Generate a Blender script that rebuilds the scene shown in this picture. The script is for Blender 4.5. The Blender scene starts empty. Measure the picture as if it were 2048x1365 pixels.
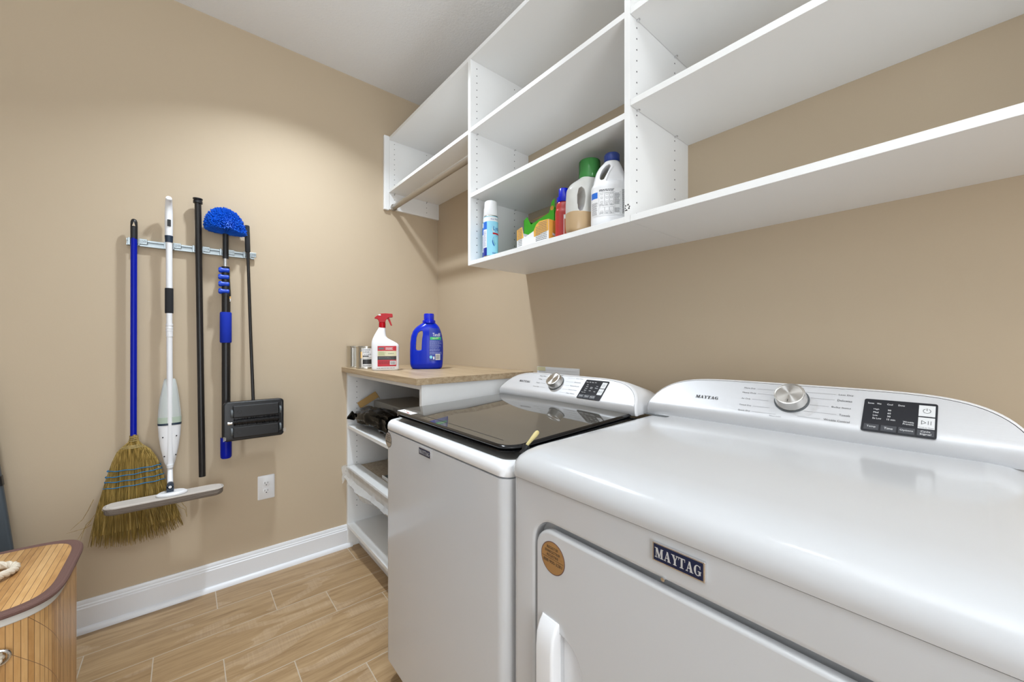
import bpy, math, random
from mathutils import Vector, Matrix, noise
random.seed(7)
PI = math.pi
D = bpy.data; SC = bpy.context.scene; COL = SC.collection
R = math.radians

# ------------------------------------------------------------ camera
F = 776.0; Y0 = 686.0; YAW = R(40.08); CH = 1.195
cd = D.cameras.new('camera'); cam = D.objects.new('camera', cd); COL.objects.link(cam)
cam.location = (0, 0, CH); cam.rotation_euler = (PI/2, 0, -YAW)
cd.sensor_width = 36; cd.lens = F/2048*36; cd.shift_y = (Y0-682.5)/2048; cd.clip_start = .02
SC.camera = cam
# ------------------------------------------------------------ world, exposure
w = D.worlds.new('world'); SC.world = w; w.use_nodes = True
w.node_tree.nodes['Background'].inputs[0].default_value = (.9, .95, 1, 1)
w.node_tree.nodes['Background'].inputs[1].default_value = .3
vs = SC.view_settings; vs.view_transform = 'Standard'; vs.look = 'None'; vs.gamma = 1; vs.use_curve_mapping = False
vs.exposure = 0.66
# ------------------------------------------------------------ ceiling lights, plus added fill lights
def area(name, loc, size, power, color, rot=(0, 0, 0), spread=PI):
    l = D.lights.new(name, 'AREA'); l.shape = 'DISK'; l.size = size; l.energy = power; l.color = color; l.spread = spread
    o = D.objects.new(name, l); COL.objects.link(o); o.location = loc; o.rotation_euler = rot
    return o
XW, YW, ZC = 1.328, 2.375, 2.777      # right wall, left wall, ceiling
XN, YB = -1.55, -1.75                 # the two walls behind the camera
LAMPS = [(.43, 1.71), (.33, .43), (.33, -.95)]
area('ceiling_lamp_light', (.43, 1.71, 2.76), .10, 10.8, (.82, .91, 1), spread=R(122))
area('ceiling_lamp_light', (.33, -.95, 2.76), .11, 6, (.93, .97, 1), spread=R(150))
area('uplight_fill', (-.35, -.15, 1.79), .26, 23, (.86, .94, 1), (PI, 0, 0), spread=R(165))  # invented uplight, added to brighten the ceiling and lift the shade
# added soft fill light, set in the unseen doorway behind the camera
dl = area('doorway_fill', (-.30, YB-.02, 1.10), 1, 24, (.90, .95, 1), (PI/2, 0, 0)); dl.data.shape = 'RECTANGLE'; dl.data.size = .88; dl.data.size_y = 1.9

# ------------------------------------------------------------ materials
MATS = {}
def mat(name, col, rough=.5, metal=0, bump=None, coat=0, emit=None, alpha=1, trans=0, ior=1.45, spec=.5, sss=0, aniso=0):
    m = D.materials.new(name); m.use_nodes = True; nt = m.node_tree; b = nt.nodes['Principled BSDF']
    b.inputs['Base Color'].default_value = (*col, 1); b.inputs['Roughness'].default_value = rough
    b.inputs['Metallic'].default_value = metal; b.inputs['Coat Weight'].default_value = coat
    b.inputs['Coat Roughness'].default_value = .08
    b.inputs['Transmission Weight'].default_value = trans; b.inputs['IOR'].default_value = ior
    b.inputs['Alpha'].default_value = alpha; b.inputs['Specular IOR Level'].default_value = spec
    if sss:
        b.inputs['Subsurface Weight'].default_value = sss; b.inputs['Subsurface Scale'].default_value = .01
    if emit:
        b.inputs['Emission Color'].default_value = (*emit[0], 1); b.inputs['Emission Strength'].default_value = emit[1]
    if bump:   # (scale vector, strength, distance, detail)
        tc = nt.nodes.new('ShaderNodeTexCoord'); mp = nt.nodes.new('ShaderNodeMapping')
        n = nt.nodes.new('ShaderNodeTexNoise'); bp = nt.nodes.new('ShaderNodeBump')
        mp.inputs['Scale'].default_value = bump[0]; n.inputs['Scale'].default_value = 1; n.inputs['Detail'].default_value = bump[3]
        bp.inputs['Strength'].default_value = bump[1]; bp.inputs['Distance'].default_value = bump[2]
        L = nt.links.new
        L(tc.outputs['Object'], mp.inputs['Vector']); L(mp.outputs['Vector'], n.inputs['Vector'])
        L(n.outputs['Fac'], bp.inputs['Height']); L(bp.outputs['Normal'], b.inputs['Normal'])
    MATS[name] = m
    return m
def s2l(r, g, b):
    f = lambda c: (c/255/12.92) if c/255 <= .04045 else ((c/255+.055)/1.055)**2.4
    return (f(r), f(g), f(b))
class NT:
    """tiny node helper"""
    def __init__(s, m): s.t = m.node_tree; s.b = s.t.nodes['Principled BSDF']
    def n(s, typ, **kw):
        x = s.t.nodes.new(typ)
        for k, v in kw.items(): setattr(x, k, v)
        return x
    def put(s, v, i):
        if isinstance(v, (int, float)): i.default_value = v
        elif isinstance(v, tuple): i.default_value = v
        else: s.t.links.new(v, i)
    def m(s, op, a, b=0, c=0):
        x = s.n('ShaderNodeMath', operation=op)
        s.put(a, x.inputs[0]); s.put(b, x.inputs[1]); s.put(c, x.inputs[2]); return x.outputs[0]
    def mix(s, f, a, b, blend='MIX'):
        x = s.n('ShaderNodeMix', data_type='RGBA', blend_type=blend)
        s.put(f, x.inputs[0]); s.put(a, x.inputs[6]); s.put(b, x.inputs[7]); return x.outputs[2]
    def noise(s, vec, scale, detail=3, rough=.5, dist=0):
        x = s.n('ShaderNodeTexNoise'); s.put(vec, x.inputs['Vector']); x.inputs['Scale'].default_value = scale
        x.inputs['Detail'].default_value = detail; x.inputs['Roughness'].default_value = rough; x.inputs['Distortion'].default_value = dist
        return x.outputs['Fac']
    def xyz(s, out='Object'):
        tc = s.n('ShaderNodeTexCoord'); sp = s.n('ShaderNodeSeparateXYZ'); s.put(tc.outputs[out], sp.inputs[0])
        return tc.outputs[out], sp.outputs[0], sp.outputs[1], sp.outputs[2]
    def comb(s, a, b, c):
        x = s.n('ShaderNodeCombineXYZ'); s.put(a, x.inputs[0]); s.put(b, x.inputs[1]); s.put(c, x.inputs[2]); return x.outputs[0]
    def ramp(s, f, stops):
        x = s.n('ShaderNodeValToRGB'); s.put(f, x.inputs[0]); e = x.color_ramp.elements
        while len(e) < len(stops): e.new(.5)
        for i, (p, c) in enumerate(stops): e[i].position = p; e[i].color = (*c, 1)
        return x.outputs[0]
    def bump(s, h, st, dist):
        x = s.n('ShaderNodeBump'); s.put(h, x.inputs['Height']); x.inputs['Strength'].default_value = st; x.inputs['Distance'].default_value = dist
        s.t.links.new(x.outputs['Normal'], s.b.inputs['Normal'])

WALL = mat('wall_paint', (.53, .425, .300), .7, bump=((260, 260, 260), .12, .001, 2), spec=.45)
WALLB = mat('pale_wall_paint', (.60, .61, .62), .6)
CEIL = mat('ceiling_paint', (.82, .82, .82), .9, bump=((110, 110, 110), .5, .004, 4))
TRIM = mat('trim_paint', (.80, .81, .83), .3)
WHITE = mat('white_laminate', (.85, .85, .84), .38, bump=((500, 500, 500), .04, .0005, 2))
HOLE = mat('hole_dark', (.02, .02, .02), .8)
ENAMEL = mat('white_enamel', (.585, .59, .60), .2, coat=.4)
ENAMEL2 = mat('white_plastic', (.80, .80, .81), .3)
RIM = mat('grey_plastic_recess', (.56, .55, .52), .35)
CHROME = mat('chrome', (.75, .75, .76), .18, 1)
STEEL = mat('zinc_steel', (.42, .47, .49), .35, 1)
NAVY = mat('navy_enamel', (.008, .014, .05), .3)
BLACKP = mat('black_plastic', (.012, .012, .013), .35)
BLACKM = mat('black_metal', (.014, .012, .011), .28)
BLACKG = mat('black_gloss', (.006, .006, .007), .12)
FOAM = mat('black_foam', (.018, .018, .02), .85)
GREYP = mat('grey_wheel', (.10, .11, .115), .5)
BLUE = mat('blue_paint_handle', (.0, .008, .33), .3, spec=.3)
BLUEF = mat('blue_foam', (.0, .02, .36), .8)
BLUEP = mat('blue_plastic', (.0, .05, .50), .3)
BRIS = mat('blue_bristle', (.0, .11, .66), .55)
BOTBLUE = mat('blue_bottle', (.0, .018, .44), .2, spec=.35)
BLUEC = mat('blue_cap', (.0, .01, .5), .25)
NAVYC = mat('dark_blue_cap', (.005, .03, .22), .3)
RED = mat('red_sprayer', (.42, .0, .006), .3, spec=.3)
REDB = mat('red_bottle', (.55, .045, .04), .2, trans=.15)
WPL = mat('white_bottle', (.82, .82, .83), .3)
LBLW = mat('label_white', (.82, .82, .82), .4)
LBLR = mat('label_red', (.52, .015, .03), .4)
LBLC = mat('label_cream', (.66, .63, .42), .4)
LBLK = mat('label_black', (.03, .03, .03), .4)
LBLB = mat('label_blue', (.02, .15, .62), .4)
LBLDB = mat('label_dark_blue', (.01, .03, .30), .35)
LBLCY = mat('label_cyan', (.22, .62, .80), .35)
LBLG = mat('label_green', (.03, .48, .14), .4)
LBLO = mat('label_orange', (.75, .40, .07), .5)
INK = mat('ink_black', (.02, .02, .022), .5)
INKG = mat('ink_grey', (.16, .16, .17), .5)
INKW = mat('ink_white', (.8, .8, .8), .5)
SILVI = mat('ink_silver', (.60, .60, .60), .35, .2)
INKLB = mat('ink_pale_blue', (.22, .26, .55), .5)
TAN = mat('label_brass', (.36, .19, .07), .35)
BROWN = mat('brown_binding', (.16, .085, .07), .75, bump=((900, 900, 900), .6, .002, 1))
CREAM = mat('cream_cloth', (.62, .60, .56), .9)
ROPE = mat('cotton_rope', (.72, .64, .52), .9, bump=((300, 300, 300), .5, .002, 2))
CARD = mat('cardboard', (.40, .25, .09), .8)
BAG = mat('black_bag', (.001, .001, .001), .14, spec=.4, ior=1.2)
GREENB = mat('green_box', (.08, .55, .03), .35)
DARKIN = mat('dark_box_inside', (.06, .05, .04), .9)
DISP = mat('display_glass', (.018, .019, .024), .18)
BTN = mat('button_grey', (.05, .052, .06), .35)
BTNW = mat('button_silver', (.70, .70, .70), .35)
BRASS = mat('brass', (.55, .45, .22), .35, .6)
WOOD = mat('pale_wood_handle', (.60, .50, .22), .5)
PAD = mat('grey_mop_fibre', (.22, .185, .155), .95, bump=((14, 300, 300), 1, .004, 2))
PADW = mat('pale_mop_edge', (.55, .50, .45), .95)
NAVYJ = mat('navy_joint', (.02, .035, .06), .4)
SLATE = mat('slate_grey_bar', (.06, .075, .09), .45)
TANK = mat('frosted_tank', (.66, .70, .68), .3, trans=.25)
LENS = mat('lamp_lens', (.9, .9, .9), .4, emit=((1, .98, .95), 6))
TIN = mat('tin_can', (.60, .57, .50), .24, 1)
SILV = mat('brushed_rod', (.42, .39, .35), .32, .85)
# brushed console panel
BRUSH = mat('brushed_console', (.62, .62, .63), .42, .45, bump=((6, 26, 900), .10, .001, 2))
KNOB = mat('spun_knob_face', (.62, .60, .57), .28, 1)
t = NT(KNOB); t.b.inputs['Anisotropic'].default_value = .85
tg = t.n('ShaderNodeTangent', direction_type='RADIAL', axis='Z'); t.put(tg.outputs[0], t.b.inputs['Tangent'])
# dark reflective lid glass
LID = mat('smoked_glass', (.085, .080, .070), .03, ior=1.55)
# transparent things
def glassy(name, col, transp=.85, rough=.08):
    m = D.materials.new(name); m.use_nodes = True; nt = m.node_tree
    for x in list(nt.nodes): nt.nodes.remove(x)
    o = nt.nodes.new('ShaderNodeOutputMaterial'); mx = nt.nodes.new('ShaderNodeMixShader')
    tr = nt.nodes.new('ShaderNodeBsdfTransparent'); gl = nt.nodes.new('ShaderNodeBsdfPrincipled')
    tr.inputs[0].default_value = (*col, 1); gl.inputs['Base Color'].default_value = (*col, 1); gl.inputs['Roughness'].default_value = rough
    mx.inputs[0].default_value = 1-transp
    nt.links.new(tr.outputs[0], mx.inputs[1]); nt.links.new(gl.outputs[0], mx.inputs[2]); nt.links.new(mx.outputs[0], o.inputs[0])
    return m
WRAP = glassy('clear_plastic_film', (.93, .93, .92), .62, .12)
GCAP = glassy('green_translucent_cap', (.14, .52, .15), .66, .12)
# translucent jug, tan liquid in its lower part
JUG = mat('milky_jug', (.74, .73, .68), .3, trans=.2)
t = NT(JUG); v, x, y, z = t.xyz()
t.put(t.mix(t.m('SMOOTH_MIN', t.m('MULTIPLY', t.m('GREATER_THAN', .066, z), 1), 1, 0), (.70, .69, .65, 1), (.58, .40, .22, 1)), t.b.inputs['Base Color'])
# floor planks (wood-look tile), 0.61 x 0.181
FLOOR = mat('wood_plank_tile', (.4, .25, .13), .33, spec=.4)
t = NT(FLOOR); v, x, y, z = t.xyz()
ry = t.m('DIVIDE', t.m('SUBTRACT', y, 2.183), .181); row = t.m('FLOOR', ry)
xs = t.m('DIVIDE', t.m('ADD', t.m('SUBTRACT', x, .11), t.m('MULTIPLY', row, .2033)), .61); colm = t.m('FLOOR', xs)
fy = t.m('FRACT', ry); fx = t.m('FRACT', xs)
dy = t.m('MULTIPLY', t.m('MINIMUM', fy, t.m('SUBTRACT', 1, fy)), .181); dx = t.m('MULTIPLY', t.m('MINIMUM', fx, t.m('SUBTRACT', 1, fx)), .61)
gr = t.m('LESS_THAN', t.m('MINIMUM', dx, dy), .0016)
wn = t.n('ShaderNodeTexWhiteNoise'); t.put(t.comb(row, colm, 0), wn.inputs['Vector'])
off = t.m('MULTIPLY', wn.outputs[0], 17)
g1 = t.noise(t.comb(t.m('MULTIPLY', x, 2.2), t.m('MULTIPLY', y, 26), off), 1, 6, .6, 1.2)
g2 = t.noise(t.comb(t.m('MULTIPLY', x, 9), t.m('MULTIPLY', y, 120), off), 1, 4, .6, .5)
g3 = t.noise(t.comb(t.m('MULTIPLY', x, 2.2), t.m('MULTIPLY', y, 7), off), 1, 2, .5, .8)
saw = t.noise(t.comb(t.m('MULTIPLY', x, 190), t.m('MULTIPLY', y, 8), off), 1, 2)
g = t.m('ADD', t.m('MULTIPLY', g1, .62), t.m('MULTIPLY', g2, .38))
c = t.ramp(g, [(.25, s2l(112, 88, 62)), (.42, s2l(152, 124, 90)), (.56, s2l(170, 142, 106)), (.75, s2l(188, 162, 128))])
c = t.mix(t.m('MULTIPLY', t.m('GREATER_THAN', g3, .55), t.m('MULTIPLY', saw, .3)), c, (.70, .56, .42, 1))
c = t.mix(t.m('MULTIPLY', wn.outputs[0], .16), c, (.30, .19, .10, 1))
c = t.mix(gr, c, (.50, .43, .34, 1))
t.put(c, t.b.inputs['Base Color'])
t.bump(t.m('ADD', t.m('MULTIPLY', g, .4), t.m('MULTIPLY', t.m('SUBTRACT', 1, gr), .6)), .35, .0015)
# worktop oak laminate
OAK = mat('oak_laminate', (.5, .4, .3), .4)
t = NT(OAK); v, x, y, z = t.xyz()
g1 = t.noise(t.comb(t.m('MULTIPLY', x, 38), t.m('MULTIPLY', y, 2.2), t.m('MULTIPLY', z, 60)), 1, 5, .6, .8)
g2 = t.noise(t.comb(t.m('MULTIPLY', x, 260), t.m('MULTIPLY', y, 9), t.m('MULTIPLY', z, 300)), 1, 3, .6)
c = t.ramp(t.m('ADD', t.m('MULTIPLY', g1, .65), t.m('MULTIPLY', g2, .35)), [(.32, s2l(146, 122, 92)), (.5, s2l(178, 155, 124)), (.68, s2l(200, 180, 150))])
t.put(c, t.b.inputs['Base Color'])
# bamboo slats
def bamboo(name, axis, diag=False):
    m = mat(name, (.5, .3, .1), .38)
    t = NT(m); v, x, y, z = t.xyz()
    a = t.n('ShaderNodeMath', operation='ARCTAN2')
    if axis == 'x': u = t.m('MULTIPLY', x, 1); l = y
    else: u = t.m('MULTIPLY', t.m('ARCTAN2', y, x), .33); l = z
    k = t.m('DIVIDE', u, .0135); i = t.m('FLOOR', k); f = t.m('FRACT', k)
    wn = t.n('ShaderNodeTexWhiteNoise'); t.put(t.comb(i, t.m('FLOOR', t.m('MULTIPLY', l, 3.1)), 3), wn.inputs['Vector'])
    wi = t.n('ShaderNodeTexWhiteNoise'); t.put(t.comb(i, 1, 3), wi.inputs['Vector'])
    g1 = t.noise(t.comb(t.m('MULTIPLY', u, 420), t.m('MULTIPLY', l, 14), wi.outputs[0]), 1, 4)
    g2 = t.noise(t.comb(t.m('MULTIPLY', u, 60), t.m('MULTIPLY', l, 20), t.m('MULTIPLY', wi.outputs[0], 9)), 1, 3)
    c = t.ramp(t.m('ADD', t.m('MULTIPLY', wi.outputs[0], .45), t.m('MULTIPLY', g2, .55)), [(.2, s2l(166, 118, 66)), (.5, s2l(205, 158, 100)), (.85, s2l(224, 182, 126))])
    c = t.mix(t.m('MULTIPLY', g1, .28), c, (.30, .17, .07, 1))
    c = t.mix(t.m('LESS_THAN', f, .07), c, (.12, .06, .03, 1))
    if diag:
        dd = t.m('FRACT', t.m('DIVIDE', t.m('ADD', t.m('MULTIPLY', z, .8), t.m('ADD', u, t.m('MULTIPLY', t.m('SINE', t.m('MULTIPLY', z, 14)), .012))), .095))
        c = t.mix(t.m('LESS_THAN', dd, .014), c, (.16, .09, .05, 1))
    t.put(c, t.b.inputs['Base Color']); t.bump(t.m('GREATER_THAN', f, .07), .6, .001)
    return m
BAMB = bamboo('bamboo_lid', 'x'); BAMBV = bamboo('bamboo_side', 'v', True)
# straw
STRAW = mat('broom_straw', (.4, .3, .1), .6)
t = NT(STRAW); v, x, y, z = t.xyz()
t.put(t.ramp(t.noise(t.comb(t.m('MULTIPLY', x, 260), t.m('MULTIPLY', y, 260), t.m('MULTIPLY', z, 6)), 1, 2), [(.3, s2l(112, 92, 44)), (.5, s2l(158, 132, 70)), (.7, s2l(200, 172, 104))]), t.b.inputs['Base Color'])
# woven liner on the shelf
WEAVE = mat('ribbed_grey_board', (.3, .27, .22), .6)
t = NT(WEAVE); v, x, y, z = t.xyz()
f = t.m('FRACT', t.m('DIVIDE', x, .011)); n = t.noise(v, 60, 3)
t.put(t.mix(t.m('MULTIPLY', t.m('LESS_THAN', f, .3), .6), t.ramp(n, [(.3, s2l(150, 135, 115)), (.7, s2l(185, 170, 148))]), (.22, .18, .14, 1)), t.b.inputs['Base Color'])

# ------------------------------------------------------------ mesh builder
def root_loc(p):
    v = Vector((0, 0, 0))
    while p is not None: v += Vector(p.location); p = p.parent
    return v
class MB:
    def __init__(s, M=None): s.v = []; s.f = []; s.mi = []; s.M = M; s.fn = None; s.m = 0
    def add(s, vs, fs, m=None):
        o = len(s.v)
        for p in vs:
            p = Vector(p)
            if s.fn: p = Vector(s.fn(p))
            if s.M: p = s.M @ p
            s.v.append(p)
        for f in fs: s.f.append([i+o for i in f]); s.mi.append(s.m if m is None else m)
        return s
    def box(s, x0, x1, y0, y1, z0, z1, m=None):
        v = [(x, y, z) for x in (x0, x1) for y in (y0, y1) for z in (z0, z1)]
        return s.add(v, [(0, 1, 3, 2), (4, 6, 7, 5), (0, 4, 5, 1), (2, 3, 7, 6), (0, 2, 6, 4), (1, 5, 7, 3)], m)
    def loft(s, rings, cap=(True, True), m=None, closed=True):
        n = len(rings[0]); v = [p for r in rings for p in r]; f = []
        for k in range(len(rings)-1):
            for i in range(n if closed else n-1):
                j = (i+1) % n; f.append((k*n+i, k*n+j, (k+1)*n+j, (k+1)*n+i))
        if cap[0]: f.append(tuple(reversed(range(n))))
        if cap[1]: f.append(tuple(range((len(rings)-1)*n, len(rings)*n)))
        return s.add(v, f, m)
    def tube(s, pts, rad, n=12, m=None, cap=(True, True)):
        pts = [Vector(p) for p in pts]; rings = []
        if not isinstance(rad, (list, tuple)): rad = [rad]*len(pts)
        up = None
        for i, p in enumerate(pts):
            d = (pts[min(i+1, len(pts)-1)]-pts[max(i-1, 0)]).normalized()
            if up is None: up = Vector((1, 0, 0)) if abs(d.x) < .8 else Vector((0, 1, 0))
            a = d.cross(up).normalized(); b = a.cross(d).normalized(); up = b
            b = d.cross(a)
            r = rad[i]; rings.append([p+a*r*math.cos(2*PI*k/n)+b*r*math.sin(2*PI*k/n) for k in range(n)])
        return s.loft(rings, cap, m)
    def lathe(s, prof, c=(0, 0, 0), n=28, m=None, cap=(True, True)):
        return s.loft([[(c[0]+r*math.cos(2*PI*k/n), c[1]+r*math.sin(2*PI*k/n), c[2]+z) for k in range(n)] for r, z in prof], cap, m)
    def grid(s, x0, x1, z0, z1, nx, nz, y=0, m=None):
        v = [(x0+(x1-x0)*i/nx, y, z0+(z1-z0)*j/nz) for j in range(nz+1) for i in range(nx+1)]
        f = [(j*(nx+1)+i, j*(nx+1)+i+1, (j+1)*(nx+1)+i+1, (j+1)*(nx+1)+i) for j in range(nz) for i in range(nx)]
        return s.add(v, f, m)
    def build(s, name, mats, parent=None, bevel=0, seg=2, smooth=35, subsurf=0, remesh=0, solid=0, loc=None):
        base = root_loc(parent) if loc is None and parent is not None else Vector((0, 0, 0))
        if s.M is not None and loc is None and parent is not None and getattr(s, 'local', False): base = Vector((0, 0, 0))
        if getattr(s, 'local', False): base = Vector((0, 0, 0))
        me = D.meshes.new(name); org = Vector((0, 0, 0))
        if parent is None:                      # a top-level mesh: origin in the middle of its base
            lo = [min(p[i] for p in s.v) for i in range(3)]; hi = [max(p[i] for p in s.v) for i in range(3)]
            org = Vector(((lo[0]+hi[0])/2, (lo[1]+hi[1])/2, lo[2]))
            if getattr(s, 'keep', False): org = Vector((0, 0, 0))
            base = org
        me.from_pydata([p-base for p in s.v], [], s.f)
        if not isinstance(mats, (list, tuple)): mats = [mats]
        for q in mats: me.materials.append(q)
        me.polygons.foreach_set('material_index', s.mi)
        me.validate(); me.update()
        if smooth:
            me.shade_smooth(); me.set_sharp_from_angle(angle=R(smooth))
        o = D.objects.new(name, me); COL.objects.link(o); o.location = org
        if parent is not None: o.parent = parent; o.location = (0, 0, 0)
        if solid: q = o.modifiers.new('solid', 'SOLIDIFY'); q.thickness = solid; q.offset = 0
        if remesh:
            q = o.modifiers.new('remesh', 'REMESH'); q.mode = 'VOXEL'; q.voxel_size = remesh; q.use_smooth_shade = True
            q = o.modifiers.new('smooth', 'SMOOTH'); q.factor = .6; q.iterations = 6
        if bevel:
            q = o.modifiers.new('bevel', 'BEVEL'); q.width = bevel; q.segments = seg; q.limit_method = 'ANGLE'; q.angle_limit = R(40); q.harden_normals = True
        if subsurf:
            q = o.modifiers.new('subsurf', 'SUBSURF'); q.levels = q.render_levels = subsurf
        return o
def L(M=None):                       # builder in the local frame of its parent
    b = MB(M); b.local = True; return b
def tag(o, label=None, cat=None, group=None, kind=None):
    if label: o['label'] = label
    if cat: o['category'] = cat
    if group: o['group'] = group
    if kind: o['kind'] = kind
    return o
def thing(name, loc, label, cat, group=None, rz=0):
    o = D.objects.new(name, None); COL.objects.link(o); o.location = loc; o.rotation_euler = (0, 0, rz); o.empty_display_size = .05
    return tag(o, label, cat, group)
def part(o, label): o['label'] = label; return o
def copy_tree(o, parent=None):
    c = o.copy(); COL.objects.link(c); c.parent = parent
    for ch in list(o.children): copy_tree(ch, c)
    return c
def rrect(x0, x1, y0, y1, r, n=6):   # rounded rectangle outline, counter-clockwise
    r = max(1e-4, min(r, (x1-x0)/2-1e-5, (y1-y0)/2-1e-5)); o = []
    for cx, cy, a in ((x1-r, y1-r, 0), (x0+r, y1-r, PI/2), (x0+r, y0+r, PI), (x1-r, y0+r, 1.5*PI)):
        for k in range(n+1): o.append((cx+r*math.cos(a+PI/2*k/n), cy+r*math.sin(a+PI/2*k/n)))
    return o
def sel(cx, a, b, n, z, k=36, cy=0):    # superellipse ring
    o = []
    for i in range(k):
        t = 2*PI*i/k; c, s_ = math.cos(t), math.sin(t)
        o.append((cx+a*math.copysign(abs(c)**(2/n), c), cy+b*math.copysign(abs(s_)**(2/n), s_), z))
    return o
_tc = {}
def text_mesh(s):
    if s not in _tc:
        cu = D.curves.new('txt', 'FONT'); cu.body = s; cu.resolution_u = 2; cu.fill_mode = 'FRONT'
        o = D.objects.new('txt', cu); COL.objects.link(o); bpy.context.view_layer.update()
        me = D.meshes.new_from_object(o); vs = [tuple(v.co) for v in me.vertices]; fs = [tuple(p.vertices) for p in me.polygons]
        COL.objects.unlink(o); D.objects.remove(o); D.curves.remove(cu); D.meshes.remove(me)
        x0 = min(v[0] for v in vs); x1 = max(v[0] for v in vs); y0 = min(v[1] for v in vs); y1 = max(v[1] for v in vs)
        _tc[s] = ([((v[0]-x0)/(x1-x0), (v[1]-y0)/(y1-y0)) for v in vs], fs)
    return _tc[s]
# text fitted into a rectangle of the builder's plane. plane 'xz': faces -y ; 'xy': faces +z
def text(b, s, x0, x1, z0, z1, y=0, m=None, plane='xz'):
    vs, fs = text_mesh(s)
    if plane == 'xz': v = [(x0+(x1-x0)*a, y, z0+(z1-z0)*c) for a, c in vs]
    else: v = [(x0+(x1-x0)*a, z0+(z1-z0)*c, y) for a, c in vs]
    b.add(v, fs, m)
def lines(b, x0, x1, z0, z1, n, y=0, m=None, fill=.45, plane='xz', jag=.25):   # rows of print too small to read
    rnd = random.Random(int((x0+z0)*9999))
    for k in range(n):
        za = z0+(z1-z0)*(k+.2)/n; zb = za+(z1-z0)/n*fill; x = x0; xe = x1-(x1-x0)*jag*rnd.random()
        while x < xe:
            wd = min((x1-x0)*rnd.uniform(.06, .2), xe-x)
            if wd <= 0: break
            v = [(x, za), (x+wd, za), (x+wd, zb), (x, zb)]
            b.add([(p[0], y, p[1]) if plane == 'xz' else (p[0], p[1], y) for p in v], [(0, 1, 2, 3)], m); x += wd+(x1-x0)*.025
# slab-serif capitals for the appliance name, in quads on a 10-high grid
def _q(*p): return list(p)
def _r(a, b_, c, d): return [(a, b_), (c, b_), (c, d), (a, d)]
GL = {
 'M': (13, [_r(2, 0, 3, 10), _q((1.3, 10), (4.6, 10), (7.4, 2.6), (6.2, 0)), _q((6.2, 0), (7.2, 0), (10.2, 10), (9.3, 10)), _r(9.2, 0, 11.8, 10), _r(.5, 0, 4.5, .8), _r(8.2, 0, 12.8, .8), _r(.4, 9.2, 4, 10), _r(9.3, 9.2, 12.8, 10)]),
 'A': (10, [_q((1, 0), (2, 0), (5.4, 10), (4.6, 10)), _q((6.1, 0), (9.2, 0), (6, 10), (4.0, 10)), _r(2.6, 3, 7, 3.9), _r(0, 0, 3.2, .8), _r(5.2, 0, 10, .8)]),
 'Y': (9.4, [_q((.9, 10), (3.9, 10), (6.2, 5), (4, 4.4)), _q((7.7, 10), (8.7, 10), (6.2, 4.6), (5.4, 4.9)), _r(3.9, 0, 6.4, 5), _r(0, 9.2, 4.8, 10), _r(6.4, 9.2, 9.8, 10), _r(2.7, 0, 7.6, .8)]),
 'T': (9.2, [_r(0, 9, 9, 10), _r(0, 7, .8, 10), _r(8.2, 7, 9, 10), _r(3.2, 0, 5.8, 10), _r(1.9, 0, 7.1, .8)]),
 'G': (10, [_r(5.2, 3.9, 9.6, 4.7), _r(6.3, .9, 8.9, 4.7), _r(7.7, 6.6, 8.4, 9.8)] + [
     _q(*[(4.9+ (4.7 if o_ else 4.7-(1.1+1.6*max(0, -math.cos(a))))*math.cos(a), 5+(5.1 if o_ else 4.2)*math.sin(a)) for o_, a in ((1, a0), (1, a0+.25), (0, a0+.25), (0, a0))])
     for a0 in [.75+.2175*i for i in range(21)]])}
def maytag(b, x0, x1, z0, z1, y=0, m=None, plane='xz'):
    tot = sum(GL[c][0]+.5 for c in 'MAYTAG')-.5; sx = (x1-x0)/tot; sz = (z1-z0)/10; x = 0
    for k, c in enumerate('MAYTAG'):
        wd, qs = GL[c]
        for i, q in enumerate(qs):
            e = y-(i*1e-5 if plane == 'xz' else -i*1e-5)
            b.add([((x0+(x+p[0])*sx, e, z0+p[1]*sz) if plane == 'xz' else (x0+(x+p[0])*sx, z0+p[1]*sz, e)) for p in q], [(0, 1, 2, 3)], m)
        x += wd+.5
def px(px_, py_, y=None, x=None, z=None):      # photo pixel -> point on a real plane of the room
    u = (px_-1024)/F; v_ = (Y0-py_)/F
    d = (math.sin(YAW)+u*math.cos(YAW), math.cos(YAW)-u*math.sin(YAW), v_)
    t_ = y/d[1] if y is not None else x/d[0] if x is not None else (z-CH)/d[2]
    return Vector((d[0]*t_, d[1]*t_, CH+d[2]*t_))

# ------------------------------------------------------------ the room
def struct(name, b, m, **k):
    b.keep = True; o = b.build(name, m, None, **k); o['kind'] = 'structure'; return o
struct('floor', MB().box(XN-.1, XW+.1, YB-.1, YW+.1, -.08, 0), FLOOR)
struct('ceiling', MB().box(XN-.1, XW+.1, YB-.1, YW+.1, ZC, ZC+.08), CEIL)
struct('wall_left', MB().box(XN-.1, XW+.1, YW, YW+.1, 0, ZC), WALL)
struct('wall_right', MB().box(XW, XW+.1, YB-.1, YW, 0, ZC), WALL)
struct('wall_near', MB().box(XN-.1, XN, YB, YW, 0, ZC), WALLB)
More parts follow.
